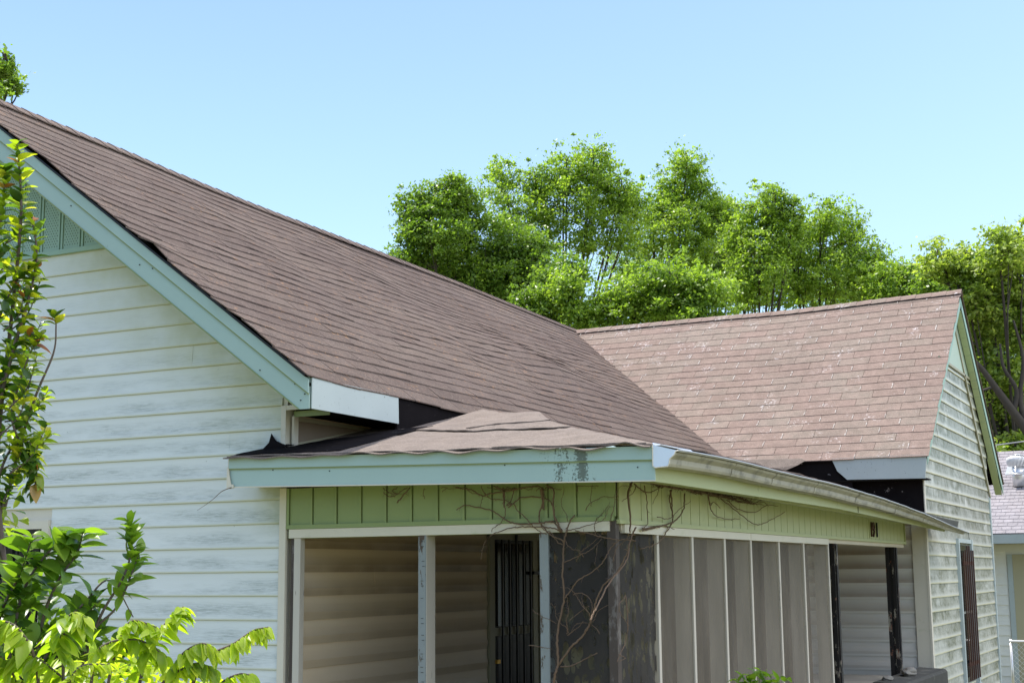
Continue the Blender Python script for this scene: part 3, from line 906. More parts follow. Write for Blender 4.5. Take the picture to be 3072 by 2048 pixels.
m = MB(); m.prism([(3.262, 17.60, zback(17.6) - 0.20), (3.262, 18.38, zback(18.38) - 0.19), (3.262, 18.38, zback(18.38) + 0.0), (3.262, 17.60, zback(17.6) + 0.0)], (0.12, 0, 0)); m.build('soffit_end', M['soffit'], gable_end)
m = MB(); m.prism([(XG - 0.025, YW0 + 0.02, 3.30), (XG - 0.025, YWR, 6.26), (XG - 0.025, YWR, 6.40), (XG - 0.025, YW0 + 0.02, 3.41)], (0.012, 0, 0)); m.build('wing_rake_board', M['vent'], HOUSE)
# window in the gable end
win = MB(); win.box((3.251, 13.70, 0.0), (3.256, 14.94, 2.24))
win = win.build('barred_window', M['curtain'], HOUSE, label='tall window with rusty vertical bars in the algae stained wall')
for a, b in (((3.252, 13.62, -0.05), (3.312, 13.71, 2.30)), ((3.252, 14.90, -0.05), (3.312, 15.02, 2.30)), ((3.252, 13.712, 2.235), (3.305, 14.898, 2.30)), ((3.252, 13.55, -0.08), (3.335, 15.06, -0.045))):
    boxo('window_frame', a, b, M['white_spot'], win)
boxo('pane', (3.258, 13.74, 0.02), (3.262, 14.88, 1.10), M['glass'], win)
boxo('pane', (3.258, 13.74, 1.14), (3.262, 14.88, 2.20), M['glass'], win)
for i in range(6):
    yb = 13.82 + i * 0.19
    m = MB(); m.box((3.33, yb, 0.06), (3.35, yb + 0.028, 2.12 + (0.07 if i in (2, 3) else 0) - (0.04 if i == 0 else 0)))
    m.build('window_bar', M['rust'], win)
for z in (0.28, 1.88):
    boxo('bar_rail', (3.322, 13.80, z), (3.332, 14.83, z + 0.06), M['rust'], win)
# wing eave fascia and the dark gap under it
m = MB(); m.prism([(2.02, YW0 - 0.03, 3.44), (3.395, YW0 - 0.03, 3.44), (3.36, YW0 - 0.03, 3.10), (2.24, YW0 - 0.03, 3.12), (2.10, YW0 - 0.03, 3.25)], (0, 0.02, 0))
m.build('wing_eave_fascia', M['white_spot'], HOUSE, label='white metal fascia under the wing eave')
m = MB(); m.box((0.3, YW0 + 0.02, 2.9), (2.30, YW0 + 0.06, 3.42)); m.build('felt_or_gap_shade_strip', M['felt'], HOUSE)
m = MB(); m.box((0.0, 11.075, 2.50), (3.268, 11.098, 3.085)); m.build('felt_or_gap_shade_strip', M['felt'], HOUSE)  # black sheet stands in for the shaded void under the fascia
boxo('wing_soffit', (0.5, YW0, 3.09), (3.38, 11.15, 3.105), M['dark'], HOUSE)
flap = [(0.62, 10.70, 3.47), (1.60, 10.70, 3.445), (1.66, 10.66, 3.41), (1.56, 10.60, 3.345), (1.40, 10.55, 3.275), (1.20, 10.56, 3.32), (0.62, 10.62, 3.40)]
m = MB(); m.prism(flap, (0, 0.012, 0.008)); m.build('curled_felt_flap', M['rolled'], HOUSE, label='curled brown roofing flap under the wing eave')

# barred window in gable wall A (left, behind the shrub)
w2 = boxo('barred_window', (-3.98, 0.02 - 0.024, 0.80), (-2.74, 0.001, 2.26), M['glass'], HOUSE, label='small barred window at the left behind the shrub')
for a, b in (((-2.745, -0.045, 0.75), (-2.665, -0.001, 2.33)), ((-4.05, -0.045, 0.75), (-3.97, -0.001, 2.33)), ((-3.968, -0.042, 2.25), (-2.747, -0.001, 2.33)), ((-3.968, -0.042, 0.75), (-2.747, -0.001, 0.82))):
    boxo('window_frame', a, b, M['white'], w2)
boxo('window_head', (-3.968, -0.030, 2.13), (-2.747, -0.006, 2.20), M['cream'], w2)
for i in range(7):
    xb = -3.88 + i * 0.17
    boxo('window_bar', (xb, -0.075, 0.84), (xb + 0.022, -0.055, 2.16), M['black'], w2)
boxo('bar_rail', (-3.95, -0.055, 1.75), (-2.76, -0.047, 1.78), M['black'], w2)

# ------------------------------------------------------------------ porch
PX = 3.03
GUT = [(-0.42, 2.655), (0.7, 2.665), (1.6, 2.66), (2.9, 2.647), (4.4, 2.64), (5.8, 2.61), (7.4, 2.56), (8.65, 2.505), (10.05, 2.43), (11.4, 2.365), (12.0, 2.34)]
def zg(y): return float(np.interp(y, [a for a, b in GUT], [b for a, b in GUT]))
# header panels, front
front_header = boxo('front_header', (0.03, 0.0, 2.11), (PX - 0.02, 0.09, 2.53), M['green'], HOUSE, label='green panelled beam over the front porch opening')
x = 0.045; k = 0
while x < 2.985:
    w = min(0.2435, 2.99 - x)
    m = MB(); m.prism([(x + 0.006, 0, 2.222), (x + w - 0.012, 0, 2.222), (x + w - 0.012, 0, 2.53), (x + 0.006, 0, 2.53)], (0, -0.012, 0)); m.build('header_panel', M['green'], front_header)
    m = MB(); m.prism([(x + w - 0.028, -0.0125, 2.222), (x + w - 0.002, -0.0125, 2.222), (x + w - 0.006, -0.0125, 2.53), (x + w - 0.024, -0.0125, 2.53)], (0, -0.010, 0)); m.build('panel_rib', M['green'], front_header)
    x += w
boxo('bottom_channel', (0.026, -0.030, 2.188), (PX - 0.01, -0.001, 2.222), M['green'], front_header)
boxo('side_channel', (0.024, -0.026, 2.223), (0.050, -0.0205, 2.53), M['green'], front_header)
boxo('side_channel', (PX - 0.045, -0.026, 2.223), (PX + 0.02, -0.0205, 2.53), M['green'], front_header)
boxo('beam_board', (0.05, -0.022, 2.112), (2.992, 0.06, 2.186), M['white'], front_header)
# header, side
side_header = boxo('side_header', (PX - 0.09, 0.12, 2.12), (PX, 10.68, 2.50), M['stud_side'], HOUSE, label='pale green grooved beam along the long side of the porch')
y = 0.05
while y < 10.66:
    w = min(0.231, 10.67 - y)
    b0 = 2.20
    m = MB(); m.prism([(PX, y + 0.004, b0), (PX, y + w - 0.008, b0), (PX, y + w - 0.008, 2.50), (PX, y + 0.004, 2.50)], (0.014, 0, 0)); m.build('header_panel', M['green_side'], side_header)
    y += w
boxo('bottom_channel', (PX, 0.02, 2.168), (PX + 0.034, 10.70, 2.20), M['green_side'], side_header)
boxo('side_channel', (PX, 10.67, 2.16), (PX + 0.03, 10.70, 2.50), M['green_side'], side_header)
boxo('beam_board', (PX - 0.05, 0.14, 2.10), (PX + 0.022, 3.35, 2.166), M['white'], side_header)
boxo('beam_board', (PX - 0.05, 3.353, 2.10), (PX + 0.024, 6.33, 2.166), M['white'], side_header)
# house number
def digit(ch, y, mat):
    cu = bpy.data.curves.new('digit', 'FONT')
    cu.body = ch; cu.size = 0.27; cu.extrude = 0.008; cu.offset = 0.002
    tmp = bpy.data.objects.new('tmp', cu); COL.objects.link(tmp)
    dg = bpy.context.evaluated_depsgraph_get()
    me = bpy.data.meshes.new_from_object(tmp.evaluated_get(dg))
    bpy.data.objects.remove(tmp)
    # stand the letter on the wall that faces +x
    me.transform(Matrix(((0, 0, 1, 0), (1, 0, 0, 0), (0, 1, 0, 0), (0, 0, 0, 1))))
    for v in me.vertices:
        v.co.y = y + v.co.y; v.co.x = v.co.x + PX + 0.032; v.co.z = v.co.z + 2.235
    me.materials.clear()
    return me
num = boxo('house_number', (PX + 0.0145, 8.47, 2.215), (PX + 0.02, 9.02, 2.455), M['green_side'], HOUSE, label='black and brown house number 191 on the green beam')
for ch, yy, mt in (('1', 8.47, M['number']), ('9', 8.60, M['number']), ('1', 8.79, M['number_black'])):
    link('digit', digit(ch, yy, mt), mt, num)

# fascias
def ff_top(x): return 2.775 + (2.70 - 2.775) * (x + 0.29) / 3.8
def ff_bot(x): return 2.537 + (2.452 - 2.537) * (x + 0.29) / 3.8
front_fascia = MB(); front_fascia.prism([(-0.27, YR + 0.02, ff_bot(-0.27) + 0.01), (3.5, YR + 0.02, ff_bot(3.5) + 0.01), (3.5, YR + 0.02, ff_top(3.5)), (-0.27, YR + 0.02, ff_top(-0.27))], (0, 0.03, 0))
front_fascia = front_fascia.build('porch_front_fascia', M['teal'], HOUSE, label='pale teal porch fascia board with a black mould patch')
def strip(fa, fb, d, n=10):
    m = MB(); vs = []; fs = []
    for i in range(n + 1):
        x = -0.29 + 3.805 * i / n
        for (yy, z) in ((YR - d, fa(x)), (YR - d, fb(x)), (YR - d + 0.014, fb(x)), (YR - d + 0.014, fa(x))):
            vs.append((x, yy, z))
    for i in range(n):
        for j in range(4):
            a, b = i * 4 + j, i * 4 + (j + 1) % 4
            fs.append((a, b, b + 4, a + 4))
    fs += [(3, 2, 1, 0), (n * 4, n * 4 + 1, n * 4 + 2, n * 4 + 3)]
    m.add(vs, fs); return m
seam = lambda x: ff_top(x) - 0.085 - 0.012 * (x + 0.29) / 3.8
fn_ = MB()
for xx in (0.15, 0.71, 2.3, 3.38):
    fn_.box((xx, YR - 0.008, ff_bot(xx) + 0.11 + 0.02 * math.sin(xx * 9)), (xx + 0.009, YR - 0.003, ff_bot(xx) + 0.119 + 0.02 * math.sin(xx * 9)))
fn_.build('nail_heads', M['black'], front_fascia, kind='stuff')
strip(ff_top, seam, 0.020).build('fascia_band', M['mould'], front_fascia)
strip(lambda x: seam(x) + 0.004, lambda x: seam(x) - 0.010, 0.017).build('fascia_drip', M['lip_shade_green'], front_fascia)  # strip coloured as the shadow line below the upper band
strip(lambda x: seam(x) - 0.008, ff_bot, 0.004).build('fascia_band', M['mould'], front_fascia)
strip(lambda x: ff_bot(x) + 0.003, lambda x: ff_bot(x) - 0.006, 0.010).build('fascia_drip', M['white'], front_fascia)
m = MB(); m.prism([(-0.305, YR - 0.016, 2.52), (-0.305, YR + 0.06, 2.53), (-0.305, YR + 0.10, 2.77), (-0.305, YR - 0.008, 2.77)], (0.014, 0, 0)); m.build('fascia_end', M['white'], front_fascia)
m = MB(); m.prism([(-0.305, YR - 0.024, 2.525), (-0.235, YR - 0.024, 2.525), (-0.235, YR - 0.024, 2.555), (-0.262, YR - 0.024, 2.558), (-0.285, YR - 0.024, 2.66), (-0.29, YR - 0.024, 2.70), (-0.305, YR - 0.024, 2.70)], (0, 0.006, 0)); m.build('fascia_end', M['white'], front_fascia)
# left return board between fascia and wall
boxo('fascia_return', (-0.29, YR + 0.05, 2.55), (-0.27, -0.03, 2.79), M['teal'], front_fascia)
side_fascia = MB(); vs = []; fs = []
ys = lin(YR + 0.0, 11.3, 24)
def sf_bot(y): return min(2.45 + 0.01 * min(y, 3), 2.45 - max(0, (y - 5) / 6.3) * 0.10)
for y in ys:
    xx = 3.505
    for (x, z) in ((xx, min(2.70, zg(y) + 0.04)), (xx, sf_bot(y)), (xx - 0.02, sf_bot(y)), (xx - 0.02, min(2.70, zg(y) + 0.04))):
        vs.append((x, y, z))
for i in range(len(ys) - 1):
    for j in range(4):
        a, b = i * 4 + j, i * 4 + (j + 1) % 4
        fs.append((a, a + 4, b + 4, b))
fs += [(0, 1, 2, 3), tuple(4 * (len(ys) - 1) + j for j in (3, 2, 1, 0))]
side_fascia.add(vs, fs)
side_fascia = side_fascia.build('porch_side_fascia', M['green_side'], HOUSE, label='pale green fascia below the sagging gutter')
boxo('fascia_joint', (3.505, 5.9, 2.44), (3.509, 5.915, 2.60), M['dark'], side_fascia)
# soffits
m = MB(); m.prism([(-0.27, YR + 0.05, 2.56), (3.49, YR + 0.05, 2.485), (3.49, 0.0, 2.485), (-0.27, -0.032, 2.56)], (0, 0, 0.015)); m.build('front_soffit', M['green'], HOUSE)
m = MB(); m.prism([(PX, 0.02, 2.505), (3.49, 0.02, 2.48), (3.49, 11.0, 2.40), (PX, 11.0, 2.505)], (0, 0, 0.012)); m.build('side_soffit', M['green_side'], HOUSE)
m = MB(); m.prism([(3.36, 2.5, 2.452), (3.40, 2.5, 2.452), (3.40, 10.8, 2.40), (3.36, 10.8, 2.40)], (0, 0, 0.03)); m.build('soffit_moulding', M['green_side'], HOUSE)

# gutter: K profile swept along the eave, sagging and swinging out at the far end
prof = [(0.0, 0.035), (0.0, -0.115), (0.02, -0.128), (0.115, -0.115), (0.125, -0.095), (0.13, -0.06), (0.165, -0.03), (0.175, -0.005), (0.195, 0.0), (0.193, -0.008), (0.172, -0.012), (0.158, -0.034), (0.122, -0.064), (0.110, -0.108), (0.02, -0.12), (0.006, -0.11), (0.006, 0.035)]
vs = []; fs = []
gy = lin(-0.42, 12.05, 44)
for y in gy:
    t = max(0, (y - 5.5) / 6.5)
    ox = 3.512 + 0.06 * t ** 1.6
    tilt = 0.07 + 0.62 * t ** 1.6
    jz = 0.004 * wig(y, 1.3)
    for (a, b) in prof:
        xa = a * math.cos(tilt) + b * math.sin(-tilt) * -0.3
        vs.append((ox + xa, y, zg(y) + 0.022 + b * (1 - 0.25 * t) - (a - 0.195) * tilt * 1.1 - 0.195 * 0.09 + jz))
n = len(prof)
for i in range(len(gy) - 1):
    for j in range(n - 1):
        a = i * n + j
        fs.append((a, a + 1, a + 1 + n, a + n))
g = MB(); g.add(vs, fs)
gutter = g.build('gutter', [M['gutter'], M['gutter_in']], HOUSE, label='sagging dirty metal gutter along the porch side')
for p in gutter.data.polygons:
    j = p.index % (n - 1)
    if j >= 9: p.material_index = 1
cap_v = [vs[j] for j in range(9)]
m = MB(); m.prism([tuple(np.array(v) + np.array([0.0, -0.004, 0])) for v in cap_v], (0, -0.004, 0)); m.build('gutter_end_cap', M['gutter_end'], gutter)
rim = MB(); rim.tube([tuple(np.array(v) + np.array([0, -0.008, 0])) for v in cap_v], 0.005, 5); rim.build('end_cap_rim', M['white'], gutter)
for yj in (1.0, 2.2, 3.6, 5.4, 7.3, 9.2):
    i = int((yj + 0.42) / (12.47 / 44)); q = [np.array(vs[i * n + j]) for j in range(2, 9)]
    m = MB(); m.tube([p + np.array([0.003, 0, 0]) for p in q], 0.004, 4); m.build('gutter_joint', M['gutter'], gutter)
lip = MB(); lip.tube([np.array(vs[i * n + 8]) + np.array([0, 0, 0.004]) for i in range(len(gy))], 0.007, 6); lip.build('gutter_lip', simple('lip metal', (0.42, 0.43, 0.45), 0.45, 0.3, 9, 0.1), gutter)
flash = MB(); flash.prism([(3.515, -0.42, 2.70), (3.53, -0.30, 2.715), (3.56, 0.3, 2.705), (3.525, 0.35, 2.725), (3.50, -0.40, 2.722)], (0, 0, 0.004)); flash.build('flashing', M['alu'], gutter)

# porch roof: plane 1 falls to the front, plane 2 falls to the gutter
def zp1(x, y):
    base = ff_top(max(-0.3, min(3.5, x))) + 0.010
    z = base + 0.222 * (y - YR)
    z += 0.012 * wig(x * 1.1 + y * 0.8, 1.2) * min(1, (y - YR) / 0.5) + 0.005 * wig(x * 4.1 - y * 3.0, 1.0, 1.0) * min(1, max(0, (y - YR) / 0.3)) + 0.010 * math.exp(-((y - 0.9 - 0.1 * x) / 0.06) ** 2)
    return z
def zp2(x, y):
    z0 = min(2.715, zg(y) + 0.045)
    return z0 + 0.228 * (3.52 - x) + 0.004 * wig(y, 1.5)
XL = -0.305
def hipy(x): return YR + (3.52 - x) * 3.02 / 3.02          # 45 degree hip in plan
def surf(name, pts, fs, mat, parent, th=0.008, **kw):
    n = len(pts)
    vs = list(pts) + [(a, b, c - th) for a, b, c in pts]
    from collections import Counter
    ed = Counter(); dirs = {}
    for f in fs:
        for i in range(len(f)):
            a, b = f[i], f[(i + 1) % len(f)]
            ed[frozenset((a, b))] += 1; dirs[frozenset((a, b))] = (a, b)
    out = [tuple(f) for f in fs] + [tuple(n + i for i in f[::-1]) for f in fs]
    for e, c in ed.items():
        if c == 1:
            a, b = dirs[e]; out.append((a, n + a, n + b, b))
    return link(name, mesh(name, vs, out), mat, parent, **kw)
def sheet_p1(x0, x1, f0, f1, lift, nx=60, ny=10, lip=False, name='roofing_sheet', mat=None, parent=None):
    pts = []; fs = []
    for i in range(nx + 1):
        x = x0 + (x1 - x0) * i / nx
        ya, yb = f0(x), f1(x)
        for j in range(ny + 1):
            t = j / ny
            y = ya + (yb - ya) * t
            z = zp1(x, max(y, YR)) + lift
            if lip:
                # ragged front edge drooping over the fascia, lifted near the corner
                e = max(0, 1 - (y - ya) / 0.16)
                droop = 0.020 + 0.012 * wig(x * 2.3, 1.0, 0.4) + 0.008 * math.sin(x * 17)
                z -= droop * e ** 1.5
                z += 0.035 * math.exp(-((x - 3.33) / 0.10) ** 2) * e - 0.02 * math.exp(-((x - 3.0) / 0.12) ** 2) * e
            else:
                e = max(0, 1 - (y - ya) / 0.10)
                z += 0.006 * e * (1 + wig(x * 4))
            pts.append((x, y, z))
    for i in range(nx):
        for j in range(ny):
            a = i * (ny + 1) + j
            fs.append((a, a + ny + 1, a + ny + 2, a + 1))
    return surf(name, pts, fs, mat or M['rolled'], parent, 0.009)
base_pts = sheet_p1(XL, 3.50, lambda x: YR - 0.03, lambda x: max(YR + 0.02, min(hipy(x), 2.30) if x > 0.42 else (0.0 if x < 0.02 else min(1.3, 3.2))), 0.004, 60, 12, name='porch_roof', parent=HOUSE)
porch_roof = base_pts
porch_roof['label'] = 'low porch roof of wrinkled grey brown roofing sheets'
sheet_p1(XL - 0.01, 3.50, lambda x: YR - 0.065 + 0.008 * wig(x * 3), lambda x: min(YR + 0.95, hipy(x)) if x > 0.0 else -0.005, 0.012, 150, 10, True, parent=porch_roof)
# short diagonal sheets near the hip, as patched on the real roof
def quad_sheet(c, lift, parent, mat, k=8):
    c = [np.array(q, float) for q in c]
    pts = []; fs = []
    for i in range(k + 1):
        for j in range(k + 1):
            u, v = i / k, j / k
            q = c[0] * (1 - u) * (1 - v) + c[1] * u * (1 - v) + c[2] * u * v + c[3] * (1 - u) * v
            z = zp1(q[0], q[1]) + lift + 0.006 * max(0, 1 - v * 4) * (1 + wig(q[0] * 5))
            pts.append((q[0], q[1], z))
    for i in range(k):
        for j in range(k):
            a = i * (k + 1) + j
            fs.append((a, a + k + 1, a + k + 2, a + 1))
    surf('roofing_sheet', pts, fs, mat, parent, 0.010)
def xl_(x): return 0.95 - 0.12 * x
sheet_p1(0.55, 2.30, lambda x: 0.92 - 0.13 * (x - 0.55) + 0.015 * wig(x * 2), lambda x: max(0.95 - 0.13 * (x - 0.55), min(2.6, hipy(x))), 0.016, 50, 8, parent=porch_roof)
quad_sheet([(1.22, 0.98), (1.93, 1.22), (1.45, 2.0), (0.75, 2.2)], 0.020, porch_roof, M['rolled'])
quad_sheet([(2.20, -0.42), (3.46, -0.42), (2.50, 0.60), (2.28, 0.62)], 0.016, porch_roof, M['rolled'], 14)
# bare felt next to the wall, outlined along the eave shadow to deepen it
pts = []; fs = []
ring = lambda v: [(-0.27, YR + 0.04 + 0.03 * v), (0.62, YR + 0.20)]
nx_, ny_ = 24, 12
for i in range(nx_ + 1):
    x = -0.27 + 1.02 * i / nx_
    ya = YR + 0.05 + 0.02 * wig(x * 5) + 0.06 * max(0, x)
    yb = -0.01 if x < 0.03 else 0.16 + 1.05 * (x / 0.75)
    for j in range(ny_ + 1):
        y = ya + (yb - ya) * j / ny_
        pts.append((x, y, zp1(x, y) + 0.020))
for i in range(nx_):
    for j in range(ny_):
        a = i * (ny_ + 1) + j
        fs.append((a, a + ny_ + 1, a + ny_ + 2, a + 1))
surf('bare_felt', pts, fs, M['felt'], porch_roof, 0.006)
# plane 2
pts = []; fs = []
ys = lin(YR + 0.1, 11.0, 60); nx = 12
for y in ys:
    x_hi = max(0.45, 3.52 - (y - YR)) if y < 2.7 else 0.45
    for j in range(nx + 1):
        x = 3.525 + (x_hi - 3.525) * j / nx
        e = max(0, 1 - j / 1.5)
        pts.append((x, y, zp2(x, y) + 0.02 + e * (0.010 * wig(y * 2.2, 1.1) + 0.012)))
for i in range(len(ys) - 1):
    for j in range(nx):
        a = i * (nx + 1) + j
        fs.append((a, a + 1, a + nx + 2, a + nx + 1))
fs = [f[::-1] for f in fs]
surf('porch_roof_side', pts, fs, M['shingle_cap'], HOUSE, 0.012)
# broken shingle ends past the wing corner
for k_, (xa, ya, l) in enumerate(((3.38, 10.9, 0.5), (3.42, 11.2, 0.35), (3.36, 10.5, 0.6))):
    z = zg(ya) + 0.10
    m = MB(); m.prism([(xa - 0.20, ya, z + 0.05), (xa + 0.12, ya, z - 0.02), (xa + 0.12, ya + l, z - 0.07), (xa - 0.1, ya + l * 0.9, z + 0.01), (xa - 0.18, ya + l * 0.6, z + 0.03)], (0, 0, 0.012))
    m.build('broken_shingle', M['shingle_cap'] if k_ != 1 else M['felt'], HOUSE)
# black felt flap turned up against the gable wall
fl = MB()
pts = [(-0.24, -0.034, 2.870), (0.02, -0.05, 2.885), (0.07, 0.03, 2.91), (-0.02, -0.032, 2.915), (-0.09, -0.032, 2.945), (-0.14, -0.033, 3.01), (-0.165, -0.034, 2.93)]
fl.prism(pts, (0, -0.005, 0)); fl.build('felt_flap', M['felt'], HOUSE, label='black felt flap turned up against the wall')
# felt patch in the shaded part near the wall
quad = [(-0.28, -0.33), (1.0, -0.1), (0.9, 0.9), (0.03, 0.9)]

# ---- porch posts, studs, screens
porch_frame = boxo('porch_floor', (0.0, 0.0, 0.0), (PX + 0.06, 11.0, 0.32), M['slab'], HOUSE, label='grey porch slab')
boxo('foundation', (-7.85, 0.12, GZ), (3.0, 17.5, -0.002), M['concrete'], HOUSE)
boxo('porch_ceiling', (0.03, 0.10, 2.56), (PX - 0.10, 11.1, 2.58), M['stud_side'], HOUSE)
m = MB(); m.box((0.062, -0.002, 0.32), (0.098, 0.06, 2.11)); m.build('wall_post', M['old_wood'], HOUSE)
m = MB(); m.box((0.100, -0.012, 0.32), (0.165, 0.05, 2.11)); m.build('wall_stud', M['stud'], HOUSE)
# front stud with staples
st = MB(); st.box((1.325, -0.006, 0.32), (1.392, 0.13, 2.111))
st = st.build('front_stud', M['stud'], HOUSE, label='porch stud with peeling blue grey paint and rows of staples')
boxo('stud_face', (1.318, -0.014, 0.32), (1.386, -0.0065, 2.111), M['peel_grey'], st)
zst = 2.06
while zst > 0.4:
    xo = 1.34 + random.uniform(0, 0.012)
    m = MB(); m.box((xo, -0.0175, zst), (xo + 0.022, -0.0145, zst + 0.005)); m.build('staple', M['staple'], st)
    if random.random() < 0.6:
        m = MB(); m.box((xo + 0.003, -0.0175, zst - 0.04), (xo + 0.025, -0.0145, zst - 0.035)); m.build('staple', M['staple'], st)
    zst -= random.uniform(0.09, 0.17)
m = MB(); m.box((2.40, -0.010, 0.32), (2.475, 0.09, 2.111)); m.build('front_stud', M['peel_grey'], HOUSE, label='narrow peeling stud beside the door opening')
m = MB(); m.box((2.965, -0.005, 0.32), (3.035, 0.065, 2.19)); m.build('corner_post', M['old_wood'], HOUSE, label='brown weathered corner post')
# side studs
for yy, zz in zip((0.845, 1.68, 2.56, 3.36, 4.32, 5.27, 6.33), (2.10,) * 7):
    s = MB(); s.box((PX - 0.155, yy, 0.32), (PX - 0.002, yy + 0.04, 2.10))
    s = s.build('side_stud', M['stud_side'], HOUSE)
    boxo('stud_face', (PX - 0.0015, yy - 0.003, 0.32), (PX + 0.012, yy + 0.045, 2.10), M['stud'], s)
boxo('bottom_plate', (PX - 0.15, 0.1, 0.32), (PX, 6.4, 0.37), M['stud'], HOUSE)
# screens: thin netting stapled to the outside of the studs
def net(name, o, u, w, h, mat, parent, label=None, sag=0.01, nx=14, nz=10, z0=0.34):
    o = np.array(o, float); u = np.array(u, float); nn = np.array([u[1], -u[0], 0])
    vs = []; fs = []
    ph = random.uniform(0, 6)
    for i in range(nx + 1):
        for j in range(nz + 1):
            a, b = i / nx, j / nz
            d = sag * math.sin(math.pi * a) * (0.5 + 0.5 * math.sin(b * 3 + ph)) + sag * 0.4 * math.sin(a * 14 + b * 3 + ph)
            vs.append(o + u * w * a + nn * (-d) + np.array([0, 0, z0 + h * b]))
    for i in range(nx):
        for j in range(nz):
            q = i * (nz + 1) + j
            fs.append((q, q + nz + 1, q + nz + 2, q + 1))
    return link(name, mesh(name, vs, fs, True), mat, parent, label=label)
net('insect_screen', (2.478, 0.005, 0), (1, 0, 0), 0.49, 1.77, M['torn'], HOUSE, 'dark torn insect screen at the front corner')
net('insect_screen', (PX - 0.012, 0.07, 0), (0, 1, 0), 0.775, 1.77, M['torn'], HOUSE, 'dark torn insect screen on the side next to the corner')
sy = (0.845, 1.68, 2.56, 3.36, 4.32, 5.27, 6.33)
for i in range(6):
    net('insect_screen', (PX - 0.010, sy[i] + 0.045, 0), (0, 1, 0), sy[i + 1] - sy[i] - 0.045, 1.76, M['screen'], HOUSE)
# drapes hanging behind the studs and behind the corner
def drape(o, u, w, h, mat, z0=0.34, amp=0.03, parent=None):
    o = np.array(o, float); u = np.array(u, float); nn = np.array([u[1], -u[0], 0])
    vs = []; fs = []; nx = int(w / 0.025); nz = 8
    for i in range(nx + 1):
        for j in range(nz + 1):
            a = w * i / nx; b = j / nz
            d = amp * math.sin(a * 15 + 1.2 * math.sin(a * 3.1)) + amp * 0.5 * math.sin(a * 37 + b * 1.5)
            vs.append(o + u * a + nn * d * (0.5 + 0.5 * (1 - b)) + np.array([0, 0, z0 + h * b]))
    for i in range(nx):
        for j in range(nz):
            q = i * (nz + 1) + j
            fs.append((q, q + nz + 1, q + nz + 2, q + 1))
    link('drape', mesh('drape', vs, fs, True), mat, parent)
drape((PX - 0.21, 0.95, 0), (0, 1, 0), 5.3, 1.76, M['drape'], parent=HOUSE)
drape((2.50, 0.085, 0), (1, 0, 0), 0.44, 1.75, M['olive_sheet'], amp=0.012, parent=HOUSE)
drape((PX - 0.075, 0.10, 0), (0, 1, 0), 0.72, 1.75, M['olive_sheet'], amp=0.012, parent=HOUSE)
# charred posts with peeling black paint
for (ya, label) in ((6.68, 'black peeling porch post nearer the screens'), (10.05, 'black peeling porch post by the far wall')):
    p = MB(); p.box((PX - 0.125, ya, 0.32), (PX - 0.005, ya + 0.13, 2.12))
    p = p.build('porch_post', M['peel_black'], HOUSE, label=label)
    for (a, b, c, d) in ((-0.13, ya - 0.018, -0.085, 0), (-0.045, ya - 0.018, 0.0, 0)):
        boxo('post_flange', (PX + a, b, 0.32), (PX + c, ya - 0.001, 2.115), M['peel_black'], p)
    boxo('post_batten', (PX - 0.004, ya + 0.02, 0.32), (PX + 0.016, ya + 0.09, 2.115), M['peel_black'], p)
boxo('porch_post_base', (PX - 0.14, 6.66, 0.32), (PX, 6.83, 0.34), M['concrete'], HOUSE)

# concrete cheek wall with stones on top
cw = MB(); cw.prism([(3.08, 8.0, GZ), (3.50, 8.0, GZ), (3.50, 8.0, 0.40), (3.47, 8.0, 0.435), (3.12, 8.0, 0.45), (3.08, 8.0, 0.42)], (0, 2.9, 0))
wall_l = cw.build('concrete_wall', M['concrete'], None, label='low dark concrete wall beside the far black porch post', cat='low wall')
def rock(name, c, r, label):
    bm = bmesh.new(); bmesh.ops.create_icosphere(bm, subdivisions=3, radius=1)
    ph = random.uniform(0, 9)
    for v in bm.verts:
        k = 1 + 0.16 * math.sin(v.co.x * 3 + ph) + 0.12 * math.sin(v.co.y * 4 + ph * 2) + 0.07 * math.sin(v.co.z * 7 + v.co.x * 5)
        v.co = Vector((v.co.x * r[0] * k, v.co.y * r[1] * k, max(-0.8, v.co.z) * r[2] * k))
    me = bpy.data.meshes.new(name); bm.to_mesh(me); bm.free()
    o = link(name, me, M['stone'], None, label, 'stone', 'stones on the low concrete wall'); o.location = c
rock('stone', (3.22, 8.35, 0.468), (0.075, 0.11, 0.035), 'smooth flat grey stone, left one on the low concrete wall')
rock('stone', (3.28, 9.3, 0.485), (0.10, 0.24, 0.055), 'longer rough grey stone, right one on the low concrete wall')

# ------------------------------------------------------------------ dead vine
vine = empty('dead_vine', (2.75, -0.05, 0.0), 'leafless brown vine tangled over the front porch corner and beams', 'vine')
VIN = bpy.data.objects['dead_vine']
def ray_pt(px, py, axis, val):
    r = Ro.T @ np.array([(px - 1536) / F, -(py - 1024) / F, -1.0])
    t = (val - CAM[axis]) / r[axis]
    return CAM + t * r
def vstem(name, zpts, ox, oy, s, axis, val, r0, r1, amp=0.012):
    pts = [ray_pt(ox + s * x, oy + s * y, axis, val + random.uniform(-amp, amp)) for x, y in zpts]
    pts = spline(pts, 7)
    out = []
    for i, p in enumerate(pts):
        out.append(p + RNG.normal(0, 0.0022, 3))
    m = MB(); m.tube(out, r0, 6, taper=r1)
    # knots and root hairs
    for i in range(3, len(out) - 2, 7):
        if random.random() < 0.5:
            d = RNG.normal(0, 1, 3); d /= np.linalg.norm(d)
            m.tube([out[i], out[i] + d * 0.02, out[i] + d * 0.035 + np.array([0, 0, -0.008])], r0 * 0.4, 4, taper=0.0006)
    o = m.build(name, M['vine'], vine, smooth=True)
    o.location = (-2.75, 0.05, 0)
A5 = (1200, 1450, 0.3815)
